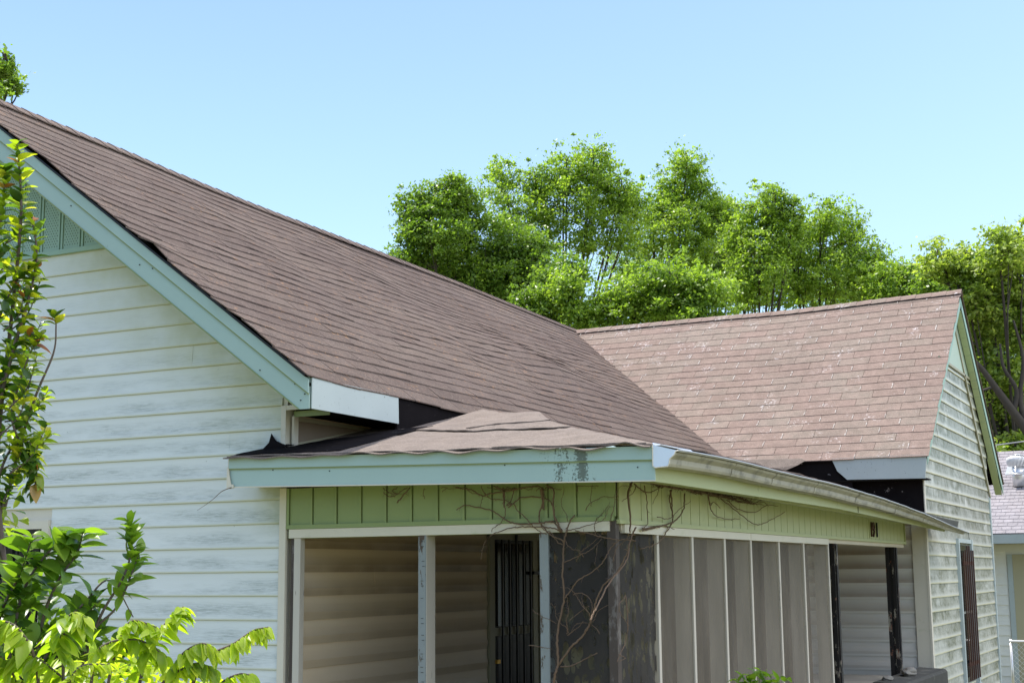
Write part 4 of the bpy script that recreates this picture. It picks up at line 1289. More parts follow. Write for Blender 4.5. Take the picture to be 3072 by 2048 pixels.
FR = [([(1200, 1600), (1225, 1480), (1245, 1400), (1235, 1250), (1250, 1100), (1290, 900), (1280, 700), (1290, 480), (1310, 380), (1340, 290), (1375, 245)], 0.011, 0.005),
      ([(1245, 1430), (1340, 1290), (1440, 1190), (1500, 1080), (1540, 930), (1600, 800), (1700, 700), (1780, 560), (1800, 490)], 0.009, 0.004),
      ([(1295, 900), (1350, 830), (1400, 760), (1500, 700), (1600, 610), (1660, 500), (1730, 440)], 0.006, 0.003),
      ([(1290, 620), (1400, 570), (1500, 520), (1590, 430)], 0.004, 0.002),
      ([(440, 210), (510, 170), (600, 185), (720, 210), (800, 265), (880, 305), (980, 320), (1100, 310), (1200, 295), (1240, 340), (1270, 380)], 0.004, 0.008),
      ([(1270, 380), (1200, 350), (1050, 340), (900, 345), (780, 375), (700, 420), (660, 480), (635, 590)], 0.006, 0.002),
      ([(440, 30), (560, 50), (650, 95), (720, 75), (840, 60), (960, 35), (1060, 20), (1120, 40), (1130, 130), (1100, 220), (1100, 300), (1180, 400), (1270, 440), (1290, 480)], 0.005, 0.006),
      ([(760, 20), (820, 70), (815, 150), (830, 220), (800, 300), (730, 350), (720, 380)], 0.005, 0.002),
      ([(900, 30), (880, 120), (840, 170), (890, 160), (930, 220), (990, 270), (1060, 350), (1150, 400)], 0.004, 0.004),
      ([(1150, 10), (1210, 50), (1205, 150), (1215, 250), (1250, 330), (1275, 370)], 0.006, 0.008),
      ([(850, 190), (920, 130), (980, 105), (1080, 105), (1160, 120), (1200, 180), (1220, 290)], 0.005, 0.005),
      ([(1260, 1440), (1350, 1430), (1450, 1380), (1550, 1330)], 0.005, 0.003),
      ([(1300, 370), (1400, 350), (1500, 320), (1600, 280), (1650, 170)], 0.004, 0.002),
      ([(1380, 370), (1520, 400), (1640, 430), (1740, 440), (1850, 445)], 0.005, 0.004),
      ([(500, 25), (560, 70), (640, 90), (640, 140), (630, 190)], 0.003, 0.002),
      ([(640, 20), (660, 70), (720, 120), (800, 125), (850, 140), (900, 165)], 0.004, 0.003),
      ([(740, 20), (790, 45), (880, 40), (960, 40)], 0.005, 0.004),
      ([(1110, 40), (1125, 130), (1130, 200)], 0.012, 0.008),
      ([(810, 30), (815, 100), (822, 190)], 0.008, 0.005),
      ([(1280, 480), (1240, 460), (1190, 390), (1130, 360), (1090, 290)], 0.004, 0.003),
      ([(1360, 870), (1420, 860), (1480, 890), (1510, 950), (1500, 1040)], 0.004, 0.002),
      ([(1330, 1080), (1400, 1020), (1490, 960)], 0.003, 0.002),
      ([(1550, 480), (1545, 560), (1530, 640)], 0.002, 0.0015),
      ([(1320, 1190), (1400, 1130), (1440, 1080)], 0.003, 0.002),
      ([(1040, 990), (1110, 1040), (1180, 1070), (1230, 1100)], 0.003, 0.002),
      ([(1015, 1270), (1070, 1275), (1120, 1285), (1190, 1300)], 0.004, 0.002),
      ([(330, 65), (370, 30)], 0.003, 0.002), ([(190, 40), (185, 80), (195, 120)], 0.003, 0.002),
      ([(-20, 150), (20, 100), (60, 50), (80, 30)], 0.006, 0.004),
      ([(-130, 70), (-90, 100), (-40, 95), (10, 60), (60, 30)], 0.004, 0.003),
      ([(-130, 40), (-80, 75), (-20, 80), (-60, 60), (-20, 30)], 0.004, 0.003)]
for z, a, b in FR:
    vstem('vine_stem', z, *A5, 1, -0.055, a, b)
A4 = (1500, 1250, 0.509)
SD = [([(775, 385), (755, 470), (770, 600), (765, 680)], 0.010, 0.006), ([(790, 395), (850, 440), (900, 440), (960, 400)], 0.006, 0.003),
      ([(850, 400), (865, 500), (870, 620), (850, 650)], 0.005, 0.003), ([(1010, 430), (1000, 500), (1020, 600), (980, 680), (920, 750), (820, 780)], 0.007, 0.003),
      ([(1090, 450), (1080, 550), (1020, 620), (920, 650), (840, 670)], 0.006, 0.006), ([(890, 390), (1050, 400), (1200, 440), (1300, 460), (1470, 510), (1560, 480)], 0.009, 0.003),
      ([(900, 385), (1020, 420), (1100, 430), (1230, 455), (1340, 480), (1440, 500)], 0.008, 0.004), ([(940, 392), (1080, 425), (1190, 425), (1290, 470), (1400, 470), (1480, 515)], 0.007, 0.004),
      ([(1230, 470), (1250, 560), (1320, 600), (1410, 600)], 0.005, 0.003), ([(1300, 480), (1400, 560), (1500, 630), (1572, 620), (1680, 560)], 0.005, 0.003),
      ([(1340, 490), (1400, 540), (1500, 560), (1572, 520), (1640, 525)], 0.005, 0.003), ([(1480, 490), (1490, 450), (1510, 420)], 0.004, 0.002),
      ([(1220, 450), (1240, 520), (1260, 500), (1300, 540)], 0.004, 0.003), ([(925, 590), (1000, 600), (1060, 540), (1125, 495)], 0.004, 0.002),
      ([(800, 400), (790, 440), (720, 495)], 0.004, 0.002), ([(940, 410), (930, 450), (900, 510)], 0.003, 0.002),
      ([(1005, 430), (1012, 500), (1018, 590)], 0.009, 0.005), ([(840, 660), (900, 650), (960, 640), (1030, 660)], 0.007, 0.003),
      ([(740, 1050), (755, 1200), (740, 1320), (690, 1440)], 0.005, 0.003), ([(735, 1060), (700, 1130), (760, 1230)], 0.003, 0.002),
      ([(700, 1400), (740, 1420), (700, 1440)], 0.003, 0.002), ([(800, 650), (770, 720), (740, 850), (650, 970), (570, 1120), (530, 1200)], 0.007, 0.006)]
for z, a, b in SD:
    vstem('vine_stem', z, *A4, 0, PX + 0.05, a, b)
for k_ in range(34):
    a = random.uniform(0, 1)
    x0_, y0_ = 890 + 590 * a, 388 + 112 * a + random.uniform(-8, 8)
    L_ = random.uniform(40, 150)
    zz_ = [(x0_ + L_ * t_ + random.uniform(-10, 10), y0_ + L_ * t_ * 0.19 + random.uniform(-14, 16)) for t_ in (0, 0.25, 0.5, 0.75, 1)]
    vstem('vine_stem', zz_, *A4, 0, PX + 0.05, random.uniform(0.0025, 0.006), 0.002, amp=0.03)
for k_ in range(16):        # fine runners wandering over the corner screens and the beam
    x0_, y0_ = random.uniform(1180, 1780), random.uniform(60, 1250)
    zz_ = [(x0_, y0_)]
    a_ = random.uniform(-2.2, -0.9)
    for t_ in range(5):
        a_ += random.uniform(-0.6, 0.6)
        x0_ += 60 * math.cos(a_); y0_ += 60 * math.sin(a_)
        zz_.append((x0_, max(20, y0_)))
    vstem('vine_stem', zz_, *A5, 1, -0.05, random.uniform(0.002, 0.0045), 0.0015, amp=0.02)
for k_ in range(8):
    x0_ = random.uniform(300, 1200)
    zz_ = [(x0_ + 45 * t_ + random.uniform(-20, 20), 30 + random.uniform(-12, 26)) for t_ in range(4)]
    vstem('vine_stem', zz_, *A5, 1, -0.055, 0.003, 0.002)
# small twig hanging from the left end of the fascia
m = MB(); m.tube(spline([(-0.25, -0.43, 2.53), (-0.35, -0.43, 2.50), (-0.46, -0.42, 2.43), (-0.62, -0.41, 2.35)], 4), 0.004, 5, taper=0.0015)
m.build('dry_twig', M['vine'], None, True, label='thin dry twig hanging from the left end of the porch fascia', cat='twig')

# ------------------------------------------------------------------ neighbour
NH = empty('neighbor_house', (5, 22, 0), 'white sided neighbouring house with grey shingle roof at the right edge', 'house')
def npart(name, a, b, mat, **kw):
    o = boxo(name, a, b, mat, NH, **kw); o.location = (-5, -22, 0); return o
nw = npart('wall', (-1.0, 22.03, GZ), (12, 30, 2.5), M['neigh_siding'])
zz = -0.633
while zz < 2.15:
    for (a, b) in ((-1.0, 2.90), (5.2, 12.0)):
        o = lap(nw, (0, 22.03, 0), (1, 0, 0), (0, -1, 0), lambda z, a=a, b=b: (a, b), zz, zz + 0.211, M['neigh_siding'], seg=3)
    zz += 0.211
npart('door_trim', (2.92, 21.99, GZ), (3.02, 22.025, 2.12), M['white_spot'])
npart('door_opening', (3.021, 22.0, GZ), (5.1, 22.02, 2.12), M['neigh_tan'])
m = MB(); m.prism([(-1.3, 21.40, 2.50), (12.3, 21.40, 2.50), (12.3, 26.0, 4.55), (-1.3, 26.0, 4.55)], (0, 0, 0.05))
nroof = m.build('roof', M['neigh_roof'], NH); nroof.location = (-5, -22, 0)
m = MB(); m.prism([(-1.3, 26.0, 4.55), (12.3, 26.0, 4.55), (12.3, 30.6, 2.5), (-1.3, 30.6, 2.5)], (0, 0, 0.05))
o = m.build('roof', M['neigh_roof'], NH); o.location = (-5, -22, 0)
rest = MB(); cnt = 0
for c in range(26):
    y0 = 21.38 + c * 0.18
    for k_ in range(28):
        xa = 1.6 + k_ * 0.20 + (0.10 if c % 2 else 0)
        if k_ < 9 and y0 < 24:
            mm = MB()
            z0 = 2.55 + (y0 - 21.4) * 0.4457
            mm.prism([(xa, y0, z0 + 0.014), (xa + 0.193, y0, z0 + 0.014), (xa + 0.193, y0 + 0.19, z0 + 0.19 * 0.4457 + 0.004), (xa, y0 + 0.19, z0 + 0.19 * 0.4457 + 0.004)], (0, 0, -0.012))
            mm.build('shingle', M['neigh_roof'], nroof)
        else:
            z0 = 2.55 + (y0 - 21.4) * 0.4457
            rest.prism([(xa, y0, z0 + 0.014), (xa + 0.193, y0, z0 + 0.014), (xa + 0.193, y0 + 0.19, z0 + 0.19 * 0.4457 + 0.004), (xa, y0 + 0.19, z0 + 0.19 * 0.4457 + 0.004)], (0, 0, -0.012))
rest.build('shingle_field', M['neigh_roof'], nroof, kind='stuff')
npart('eave_fascia', (-1.3, 21.37, 2.34), (12.3, 21.40, 2.53), M['white_spot'])
npart('frieze_board', (-1.0, 21.98, 2.18), (12.0, 22.02, 2.34), M['neigh_siding'])
# turbine vent on its roof
TVC = np.array([0, 0, 0.0])
p = ray_pt(3055, 1412, 1, 23.9)
tv = empty('turbine_vent', tuple(p), 'shiny silver turbine vent on the neighbouring grey roof', 'roof vent')
m = MB(); m.tube([(0, 0, -0.35), (0, 0, 0.10)], 0.14, 18); m.build('vent_collar', M['alu'], tv, True)
m = MB(); m.prism([(-0.26, -0.24, -0.10), (0.26, -0.24, -0.10), (0.26, 0.24, 0.11), (-0.26, 0.24, 0.11)], (0, 0, 0.02)); m.build('vent_base', M['alu'], tv)
for i in range(20):
    a = 2 * math.pi * i / 20
    pr = []
    for k_ in range(9):
        t = k_ / 8
        r = 0.14 + 0.115 * math.sin(math.pi * min(1, t * 0.62 + 0.18)) - (0.14 * max(0, (t - 0.72)) / 0.28)
        pr.append((r, 0.10 + 0.27 * t))
    vs = []; fs = []
    for k_, (r, z) in enumerate(pr):
        for s_, rr in ((0, r), (1, r - 0.035)):
            an = a + s_ * 0.36 + k_ * 0.05
            vs.append((rr * math.cos(an), rr * math.sin(an), z))
    for k_ in range(8):
        fs.append((k_ * 2, k_ * 2 + 1, k_ * 2 + 3, k_ * 2 + 2))
    link('vent_fin', mesh('vent_fin', vs, fs, True), M['fin'], tv)
m = MB(); m.tube([(0, 0, 0.355), (0, 0, 0.385)], 0.13, 18, taper=0.03); m.build('vent_cap', M['alu'], tv, True)
# chain link fence
fy = 19.5
pr0 = ray_pt(2990, 1922, 1, fy)
ft = pr0[2]
fence = empty('chain_link_fence', (3.2, fy, 0), 'grey chain link fence with a bright top rail at the right edge', 'fence')
m = MB(); m.tube([(0.0, 0, ft), (8, 0, ft)], 0.028, 8); m.build('top_rail', M['alu'], fence, True)
for k_ in (-0.0, 2.6, 5.2, 7.8):
    m = MB(); m.tube([(k_ + 0.02, 0.01, GZ), (k_ + 0.02, 0.01, ft + 0.04)], 0.025, 8); m.build('fence_post', M['alu'], fence, True)
m = MB()
s_ = 0.10
fh = ft - GZ
i = -int(fh / s_) - 1
while i * s_ < 8:
    for sg in (1, -1):
        a = i * s_
        p0 = (a, GZ) if sg == 1 else (a, ft)
        p1 = (a + fh, ft) if sg == 1 else (a + fh, GZ)
        # clip to x in 0..8
        def lerp(t): return (p0[0] + (p1[0] - p0[0]) * t, p0[1] + (p1[1] - p0[1]) * t)
        t0 = max(0, (0 - p0[0]) / (p1[0] - p0[0])); t1 = min(1, (8 - p0[0]) / (p1[0] - p0[0]))
        if t1 > t0:
            q0, q1 = lerp(t0), lerp(t1)
            m.tube([(q0[0], 0.003 * sg, q0[1]), (q1[0], 0.003 * sg, q1[1])], 0.0035, 4)
    i += 1
m.build('wire_mesh', M['alu'], fence, kind='stuff')
# overhead cable
m = MB(); a = at(2960, 1338, 34); b = at(3200, 1300, 40)
m.tube([a, (a + b) / 2 + np.array([0, 0, -0.03]), b], 0.016, 6); m.build('overhead_cable', M['cable'], None, label='thin overhead cable in front of the trees at the right', cat='cable')

# ------------------------------------------------------------------ trees
M['leafA'] = leaf_mat('elm leaves', [(0.0, (0.11, 0.19, 0.030)), (0.5, (0.21, 0.31, 0.052)), (1.0, (0.33, 0.43, 0.09))], 0.54, 0.42, 0.5)
M['leafB'] = leaf_mat('darker leaves', [(0.0, (0.075, 0.145, 0.024)), (0.5, (0.15, 0.24, 0.040)), (1.0, (0.24, 0.34, 0.07))], 0.52, 0.40, 0.5)
M['leafC'] = leaf_mat('pale oak leaves', [(0.0, (0.12, 0.19, 0.03)), (0.5, (0.25, 0.33, 0.07)), (1.0, (0.40, 0.45, 0.13))], 0.52, 0.45, 0.5)

def foliage(centers, sizes, nleaf, ls, flat=0.55, droop=0.0):
    """leaf quads spread round clump centres -> verts, faces"""
    C = np.repeat(np.array(centers), nleaf, axis=0)
    S = np.repeat(np.array(sizes), nleaf)[:, None]
    n = len(C)
    P = RNG.normal(0, 1, (n, 3)) * np.array([1, 1, flat]) * S * 0.5 + C
    # leaves lie mostly flat, tipped outwards
    N = RNG.normal(0, 0.75, (n, 3)) + np.array([-0.2, -0.25, 0.9]); N /= np.linalg.norm(N, axis=1)[:, None]
    T = RNG.normal(0, 1, (n, 3)); T -= (T * N).sum(1)[:, None] * N; T /= np.linalg.norm(T, axis=1)[:, None]
    T[:, 2] -= droop; 
    B = np.cross(N, T)
    L = ls * RNG.uniform(0.7, 1.3, (n, 1))
    V = np.empty((n, 4, 3))
    V[:, 0] = P - T * L * 0.5
    V[:, 1] = P + B * L * 0.27 - N * L * 0.06
    V[:, 2] = P + T * L * 0.5
    V[:, 3] = P - B * L * 0.27 - N * L * 0.06
    return V.reshape(-1, 3)

def quads_object(name, V, mat, parent, **kw):
    n = len(V) // 4
    me = bpy.data.meshes.new(name)
    me.vertices.add(len(V)); me.vertices.foreach_set('co', V.astype(np.float32).ravel())
    me.loops.add(n * 4); me.loops.foreach_set('vertex_index', np.arange(n * 4, dtype=np.int32))
    me.polygons.add(n)
    me.polygons.foreach_set('loop_start', np.arange(0, n * 4, 4, dtype=np.int32))
    me.polygons.foreach_set('loop_total', np.full(n, 4, dtype=np.int32))
    me.update(calc_edges=True)
    return link(name, me, mat, parent, **kw)

def tree(label, D, basepx, lobes, mat, ls=0.17, dens=1.0, nleaf=30, csize=0.46, trunk=0.30, name='elm_tree', nlimb=None, group='trees behind the house', fork=0.45, hollow=0.62, scat='tree', vase=True):
    """lobes: (px, py, rx, ry) in photo pixels at distance D"""
    s = D / F
    L = []
    dens *= 1.15
    for (px, py, rx, ry) in lobes:
        c = at(px, py, D + random.uniform(-1.2, 1.2))
        L.append((c, np.array([rx * s * 1.12, rx * s, ry * s * 1.08])))
    b = at(basepx, 1791, D); base = np.array([b[0], b[1], GZ])
    root = empty(name, tuple(base), label, scat, group)
    top = max(c[2] + r[2] for c, r in L)
    low = min(c[2] for c, r in L)
    fz = low * fork + 1.0
    wood = MB()
    wood.tube([(0, 0, 0), (0.05, 0, fz * 0.5), (0, 0.05, fz)], trunk, 9, taper=trunk * 0.7)
    wood.build('trunk', M['bark'], root, True)
    cc = []; ss = []
    limb = MB()
    for li, (c, r) in enumerate(L):
        a = np.array([0, 0, fz]); e = c - base
        m1 = a + (e - a) * 0.45 + np.array([(e - a)[0] * 0.05, (e - a)[1] * 0.05, (0.10 if vase else 0.0) * (e[2] - fz)])
        path = spline([a, m1, e, e + np.array([random.uniform(-.3, .3), random.uniform(-.3, .3), r[2] * 0.8])], 5)
        limb.tube(path, trunk * 0.26, 6, taper=0.02)
        vol = r[0] * r[1] * r[2]
        ncl = int(dens * 56 * (r[0] * r[2]) + 24)
        for k in range(ncl):
            d = RNG.normal(0, 1, 3); d /= np.linalg.norm(d)
            rad = hollow + (1.06 - hollow) * random.random() ** 0.8 if random.random() < 0.8 else random.random() ** 0.5
            lump = 1 + 0.26 * math.sin(d[0] * 5 + li) * math.cos(d[2] * 4 + li * 2) + 0.20 * math.sin(d[1] * 9 + li + d[2] * 6)
            far_ = random.random() < 0.12
            if far_: rad = random.uniform(1.02, 1.30)
            q = c + d * r * rad * lump
            if d[2] > 0.5: q[2] += 0.4 * random.random() ** 3
            cc.append(q - base); ss.append(csize * (random.uniform(0.30, 0.55) if far_ else random.uniform(0.5, 1.25)))
            if random.random() < 0.09:
                # twig from somewhere on the limb to the clump
                t = path[int(random.uniform(0.45, 0.95) * (len(path) - 1))]
                qq = q - base
                mid = (t + qq) / 2 + np.array([0, 0, -0.12 * np.linalg.norm(qq - t)]) + RNG.normal(0, 0.08, 3)
                limb.tube(spline([t, mid, qq], 3), 0.030, 4, taper=0.010)
    limb.build('limb', M['bark'], root, True)
    V = foliage(cc, ss, nleaf, ls)
    quads_object('crown', V, mat, root)
    return root

tree('tall open elm with ascending dark limbs, highest crown behind the roof', 70, 1700,
     [(1505, 545, 48, 55), (1530, 640, 60, 70), (1610, 560, 55, 60), (1700, 520, 75, 70), (1780, 490, 60, 55), (1690, 620, 85, 70), (1790, 590, 60, 80), (1640, 700, 55, 60), (1860, 580, 55, 60), (1850, 680, 60, 80), (1900, 620, 45, 60), (1760, 700, 50, 60)],
     M['leafA'], dens=0.85, hollow=0.6)
tree('bushy dark green tree at the left end of the tree line', 64, 1350,
     [(1255, 640, 60, 60), (1340, 600, 70, 50), (1375, 575, 40, 40), (1300, 700, 90, 70), (1400, 660, 60, 70), (1240, 760, 60, 60), (1360, 790, 110, 90), (1490, 760, 100, 100), (1540, 860, 110, 100), (1600, 780, 60, 80), (1430, 870, 100, 80)],
     M['leafB'], dens=1.5, name='broadleaf_tree', hollow=0.4)
tree('tall narrow elm right of the highest crown', 74, 1990,
     [(2060, 500, 55, 50), (2030, 570, 60, 60), (2100, 590, 55, 60), (1990, 620, 55, 60), (2060, 670, 80, 70), (2130, 670, 40, 60), (1960, 700, 60, 70), (2080, 760, 70, 60), (2180, 640, 35, 40)],
     M['leafA'], dens=0.9, hollow=0.55)
tree('dark tree in the gap between the two yellow green elms', 82, 2150,
     [(2160, 650, 50, 50), (2140, 740, 60, 70), (1990, 790, 80, 60), (2190, 800, 60, 70), (1880, 780, 60, 60)],
     M['leafB'], dens=0.8, name='broadleaf_tree')
tree('yellow green elm with rounded crown behind the wing ridge', 68, 2290,
     [(2320, 610, 55, 40), (2260, 660, 70, 60), (2340, 700, 60, 80), (2210, 740, 50, 70), (2280, 790, 80, 80), (2380, 650, 25, 40), (2240, 870, 60, 60)],
     M['leafA'], dens=0.95, hollow=0.5)
tree('broad yellow green elm with a domed crown, right of the rounded one', 70, 2480,
     [(2460, 660, 60, 50), (2530, 680, 60, 50), (2430, 750, 80, 70), (2560, 760, 70, 60), (2620, 800, 55, 55), (2480, 840, 110, 70), (2600, 850, 60, 50), (2400, 840, 60, 60), (2370, 720, 45, 60)],
     M['leafA'], dens=1.0, hollow=0.5)
tree('low bright green tree just above the roof valley', 58, 1950,
     [(1900, 880, 90, 60), (2010, 850, 90, 60), (2110, 880, 80, 60), (1820, 940, 80, 60), (1960, 930, 120, 60), (2100, 950, 90, 50), (1740, 950, 50, 50), (1700, 880, 40, 50)],
     M['leafA'], dens=1.5, name='broadleaf_tree', hollow=0.4)
tree('small bushy tree low behind the main ridge', 60, 1650,
     [(1660, 840, 50, 50), (1640, 910, 60, 50), (1720, 820, 50, 40), (1560, 930, 60, 50), (1690, 960, 60, 40)],
     M['leafB'], dens=1.2, name='broadleaf_tree', hollow=0.4)
tree('low olive green tree between the domed elm and the oak', 66, 2700,
     [(2700, 820, 55, 35), (2640, 870, 60, 50), (2740, 860, 60, 50), (2690, 900, 80, 40), (2790, 880, 50, 60)],
     M['leafA'], dens=1.2, name='broadleaf_tree', hollow=0.4)
tree('large pale oak with dark crooked limbs behind the wing gable', 42, 3080,
     [(2830, 790, 60, 40), (2900, 800, 60, 55), (3000, 770, 60, 50), (3060, 740, 50, 50), (2960, 860, 80, 60), (3050, 860, 60, 60), (2900, 900, 60, 60), (2980, 960, 60, 55), (3060, 990, 50, 70), (2920, 1020, 50, 60), (2950, 1130, 45, 55), (3040, 1120, 50, 45), (2990, 1230, 55, 55), (3060, 1270, 50, 60), (2960, 1330, 50, 50), (3040, 1360, 60, 45)],
     M['leafC'], ls=0.15, dens=2.8, nleaf=26, csize=0.34, trunk=0.24, name='oak_tree', hollow=0.55, vase=False, fork=0.5)
tree('dark branch tip of a tree at the upper left edge', 30, -260,
     [(-20, 225, 55, 50), (25, 260, 40, 22), (5, 205, 25, 25), (-60, 300, 60, 60), (-120, 240, 80, 90), (-200, 330, 110, 110)],
     M['leafB'], ls=0.11, dens=3.6, nleaf=22, csize=0.20, trunk=0.22, name='broadleaf_tree', hollow=0.4)
for (pxb, lob, lb) in ((1450, [(1330, 850, 90, 60), (1450, 900, 110, 60), (1580, 900, 90, 60), (1500, 830, 70, 60)], 'far low tree filling the gap under the bushy dark tree'),
                       (2250, [(2150, 880, 90, 50), (2260, 860, 90, 60), (2350, 880, 80, 50), (2200, 800, 60, 60), (2330, 800, 50, 50)], 'far low tree seen between the trunks of the rounded elm'),
                       (2560, [(2480, 900, 90, 40), (2600, 890, 80, 50), (2700, 870, 80, 50), (2560, 830, 70, 50), (2790, 860, 60, 60)], 'far low tree seen under the domed elm beside the wing ridge')):
    tree(lb, 90, pxb, lob, M['leafA'], dens=0.9, name='broadleaf_tree', hollow=0.4)
tree('far bushy tree filling the view behind the crooked oak limbs', 62, 2990, [(2900, 950, 80, 60), (3000, 900, 80, 60), (3060, 1010, 70, 80), (2960, 1050, 70, 70), (2950, 1180, 60, 80), (3050, 1160, 70, 80), (2990, 1300, 70, 70), (3060, 1320, 60, 60), (2900, 850, 60, 50), (2800, 850, 50, 50)], M['leafB'], dens=1.1, name='broadleaf_tree', hollow=0.3)
# crooked bare limbs of the oak
oak = bpy.data.objects['oak_tree']
ob = np.array(oak.location)
m = MB()
for pth, r0, r1 in (([(3110, 1330), (3040, 1235), (2985, 1160), (2945, 1105), (2900, 1060)], 0.16, 0.05), ([(3040, 1235), (3050, 1170), (3010, 1100), (3000, 1030)], 0.09, 0.03), ([(3090, 1300), (3060, 1200), (3070, 1080), (3040, 960)], 0.10, 0.03), ([(2985, 1160), (2950, 1170), (2910, 1190)], 0.05, 0.02)):
    m.tube([q for q in spline([at(x, y, 41) - ob for x, y in pth], 4)], r0, 7, taper=r1)
m.build('crooked_limb', M['bark'], oak, True)

# ------------------------------------------------------------------ foreground shrubs
def leaf_mesh(name, L, W, fold=0.25, curl=0.3, n=5, wav=0.0):
    vs = []; fs = []
    for i in range(n + 1):
        t = i / n
        w = W * 0.5 * (math.sin(math.pi * min(1, t ** 0.8)) ** 0.85 if 0 < t < 1 else 0.02)
        z = -curl * L * (t ** 2) * 0.5
        x = L * (t - 0.05)
        wz = wav * math.sin(t * 14)
        vs += [(x, -w, z + w * fold * 2 + wz * W), (x, 0, z), (x, w, z + w * fold * 2 - wz * W)]
    for i in range(n):
        a = i * 3
        fs += [(a, a + 1, a + 4, a + 3), (a + 1, a + 2, a + 5, a + 4)]
    return mesh(name, vs, fs, True)

def frame_from(t, up):
    t = t / np.linalg.norm(t)
    s = np.cross(up, t); s /= (np.linalg.norm(s) + 1e-9)
    n = np.cross(t, s)
    return np.array([t, s, n]).T

def shrub(name, label, cat, base, stems, leafspec, M_leaf, M_stem, group=None, limit=300, wid=0.46):
    """stems: (world points, r0, r1, start, count, spread, size); leaves built on every stem"""
    root = empty(name, tuple(base), label, cat, group)
    base = np.array(base, float)
    leaves = []
    for (pts, r0, r1, st, cnt, droop, size, mode) in stems:
        P = spline([np.array(p) - base for p in pts], 6)
        m = MB(); m.tube(P, r0, 6, taper=r1); m.build('branch', M_stem, root, True)
        for k in range(cnt):
            t = st + (1 - st) * (k + random.random() * 0.6) / cnt
            i = min(len(P) - 2, int(t * (len(P) - 1)))
            f = t * (len(P) - 1) - i
            p = P[i] * (1 - f) + P[i + 1] * f
            d = P[i + 1] - P[i]; d /= np.linalg.norm(d)
            if mode == 'pinnate':           # two ranks, hanging
                side = np.cross(d, np.array([0, 0, 1.0])); side /= np.linalg.norm(side) + 1e-9
                sg = 1 if k % 2 else -1
                ld = d * 0.55 + side * sg * 0.6 + np.array([0, 0, -droop]) + RNG.normal(0, 0.16, 3)
            else:
                a = k * 2.4 + random.random()
                s1 = np.cross(d, np.array([0.3, 0.2, 1.0])); s1 /= np.linalg.norm(s1) + 1e-9
                s2 = np.cross(d, s1)
                ld = d * 0.6 + (math.cos(a) * s1 + math.sin(a) * s2) * 0.9 + np.array([0, 0, -droop]) + RNG.normal(0, 0.15, 3)
            sz = size * random.uniform(0.7, 1.25) * (0.75 if t > 0.93 else 1)
            leaves.append((p, ld, sz, t))
    for (c, r, cnt, size) in leafspec:      # fill: leaf clusters inside the bush
        for k in range(cnt):
            d = RNG.normal(0, 1, 3); d /= np.linalg.norm(d)
            p = np.array(c) - base + d * np.array(r) * random.random() ** 0.45
            leaves.append((p, RNG.normal(0, 0.6, 3) + d * 0.5 + np.array([0, 0, 0.1]), size * random.uniform(0.7, 1.25), random.random() * 0.8))
    # the largest in view first
    leaves.sort(key=lambda q: np.linalg.norm(q[0] + base - CAM) / q[2])
    mats = M_leaf
    meshes = {}
    def variant(k, mi):
        if (k, mi) not in meshes:
            me = leaf_mesh('leaf', 1.0, wid + 0.06 * (k % 3), 0.15 + 0.1 * (k % 2), 0.25 + 0.25 * (k % 3), 6, 0.012 * (k % 2))
            me.materials.append(mats[mi]); meshes[(k, mi)] = me
        return meshes[(k, mi)]
    rest = {}
    for i, (p, ld, sz, t) in enumerate(leaves):
        R3 = frame_from(ld, np.array([RNG.normal(0, .35), RNG.normal(0, .35), 1.0]))
        mi = 0
        if len(mats) > 1:
            q = random.random()
            mi = 1 if q < (0.70 if t > 0.5 else 0.35) else 0
            if len(mats) > 2 and t > 0.82 and q < 0.10: mi = 2
        me = variant(i % 6, mi)
        if i < limit:
            o = link('leaf', me, None, root)
            mw = Matrix.Identity(4)
            for a in range(3):
                for b in range(3):
                    mw[a][b] = R3[a][b] * sz
                mw[a][3] = p[a]
            o.matrix_basis = mw
        else:
            V = np.array([v.co[:] for v in me.vertices]) * sz
            V = V @ R3.T + p
            rest.setdefault(mi, MB()).add(V, [tuple(q.vertices) for q in me.polygons])
    for mi, mb in rest.items():
        mb.build('leaf_mass', mats[mi], root, True, kind='stuff')
    return root

M['sh_dark'] = leaf_mat('glossy dark leaf', [(0, (0.035, 0.085, 0.014)), (0.6, (0.080, 0.155, 0.022)), (1, (0.15, 0.24, 0.03))], 0.48, 0.28, 0.6, 'obj')
M['sh_lime'] = leaf_mat('young yellow green leaf', [(0, (0.20, 0.28, 0.02)), (0.6, (0.34, 0.38, 0.03)), (1, (0.48, 0.44, 0.05))], 0.58, 0.35, 0.5, 'obj')
M['sh_red'] = leaf_mat('red orange new leaf', [(0, (0.22, 0.06, 0.03)), (0.5, (0.36, 0.12, 0.04)), (1, (0.38, 0.24, 0.07))], 0.45, 0.3, 0.5, 'obj')
M['lime'] = leaf_mat('lime leaf', [(0, (0.20, 0.30, 0.022)), (0.6, (0.33, 0.43, 0.035)), (1, (0.46, 0.52, 0.06))], 0.6, 0.38, 0.5, 'obj')
M['lime2'] = leaf_mat('green leaf', [(0, (0.08, 0.17, 0.018)), (1, (0.20, 0.31, 0.035))], 0.52, 0.35, 0.5, 'obj')

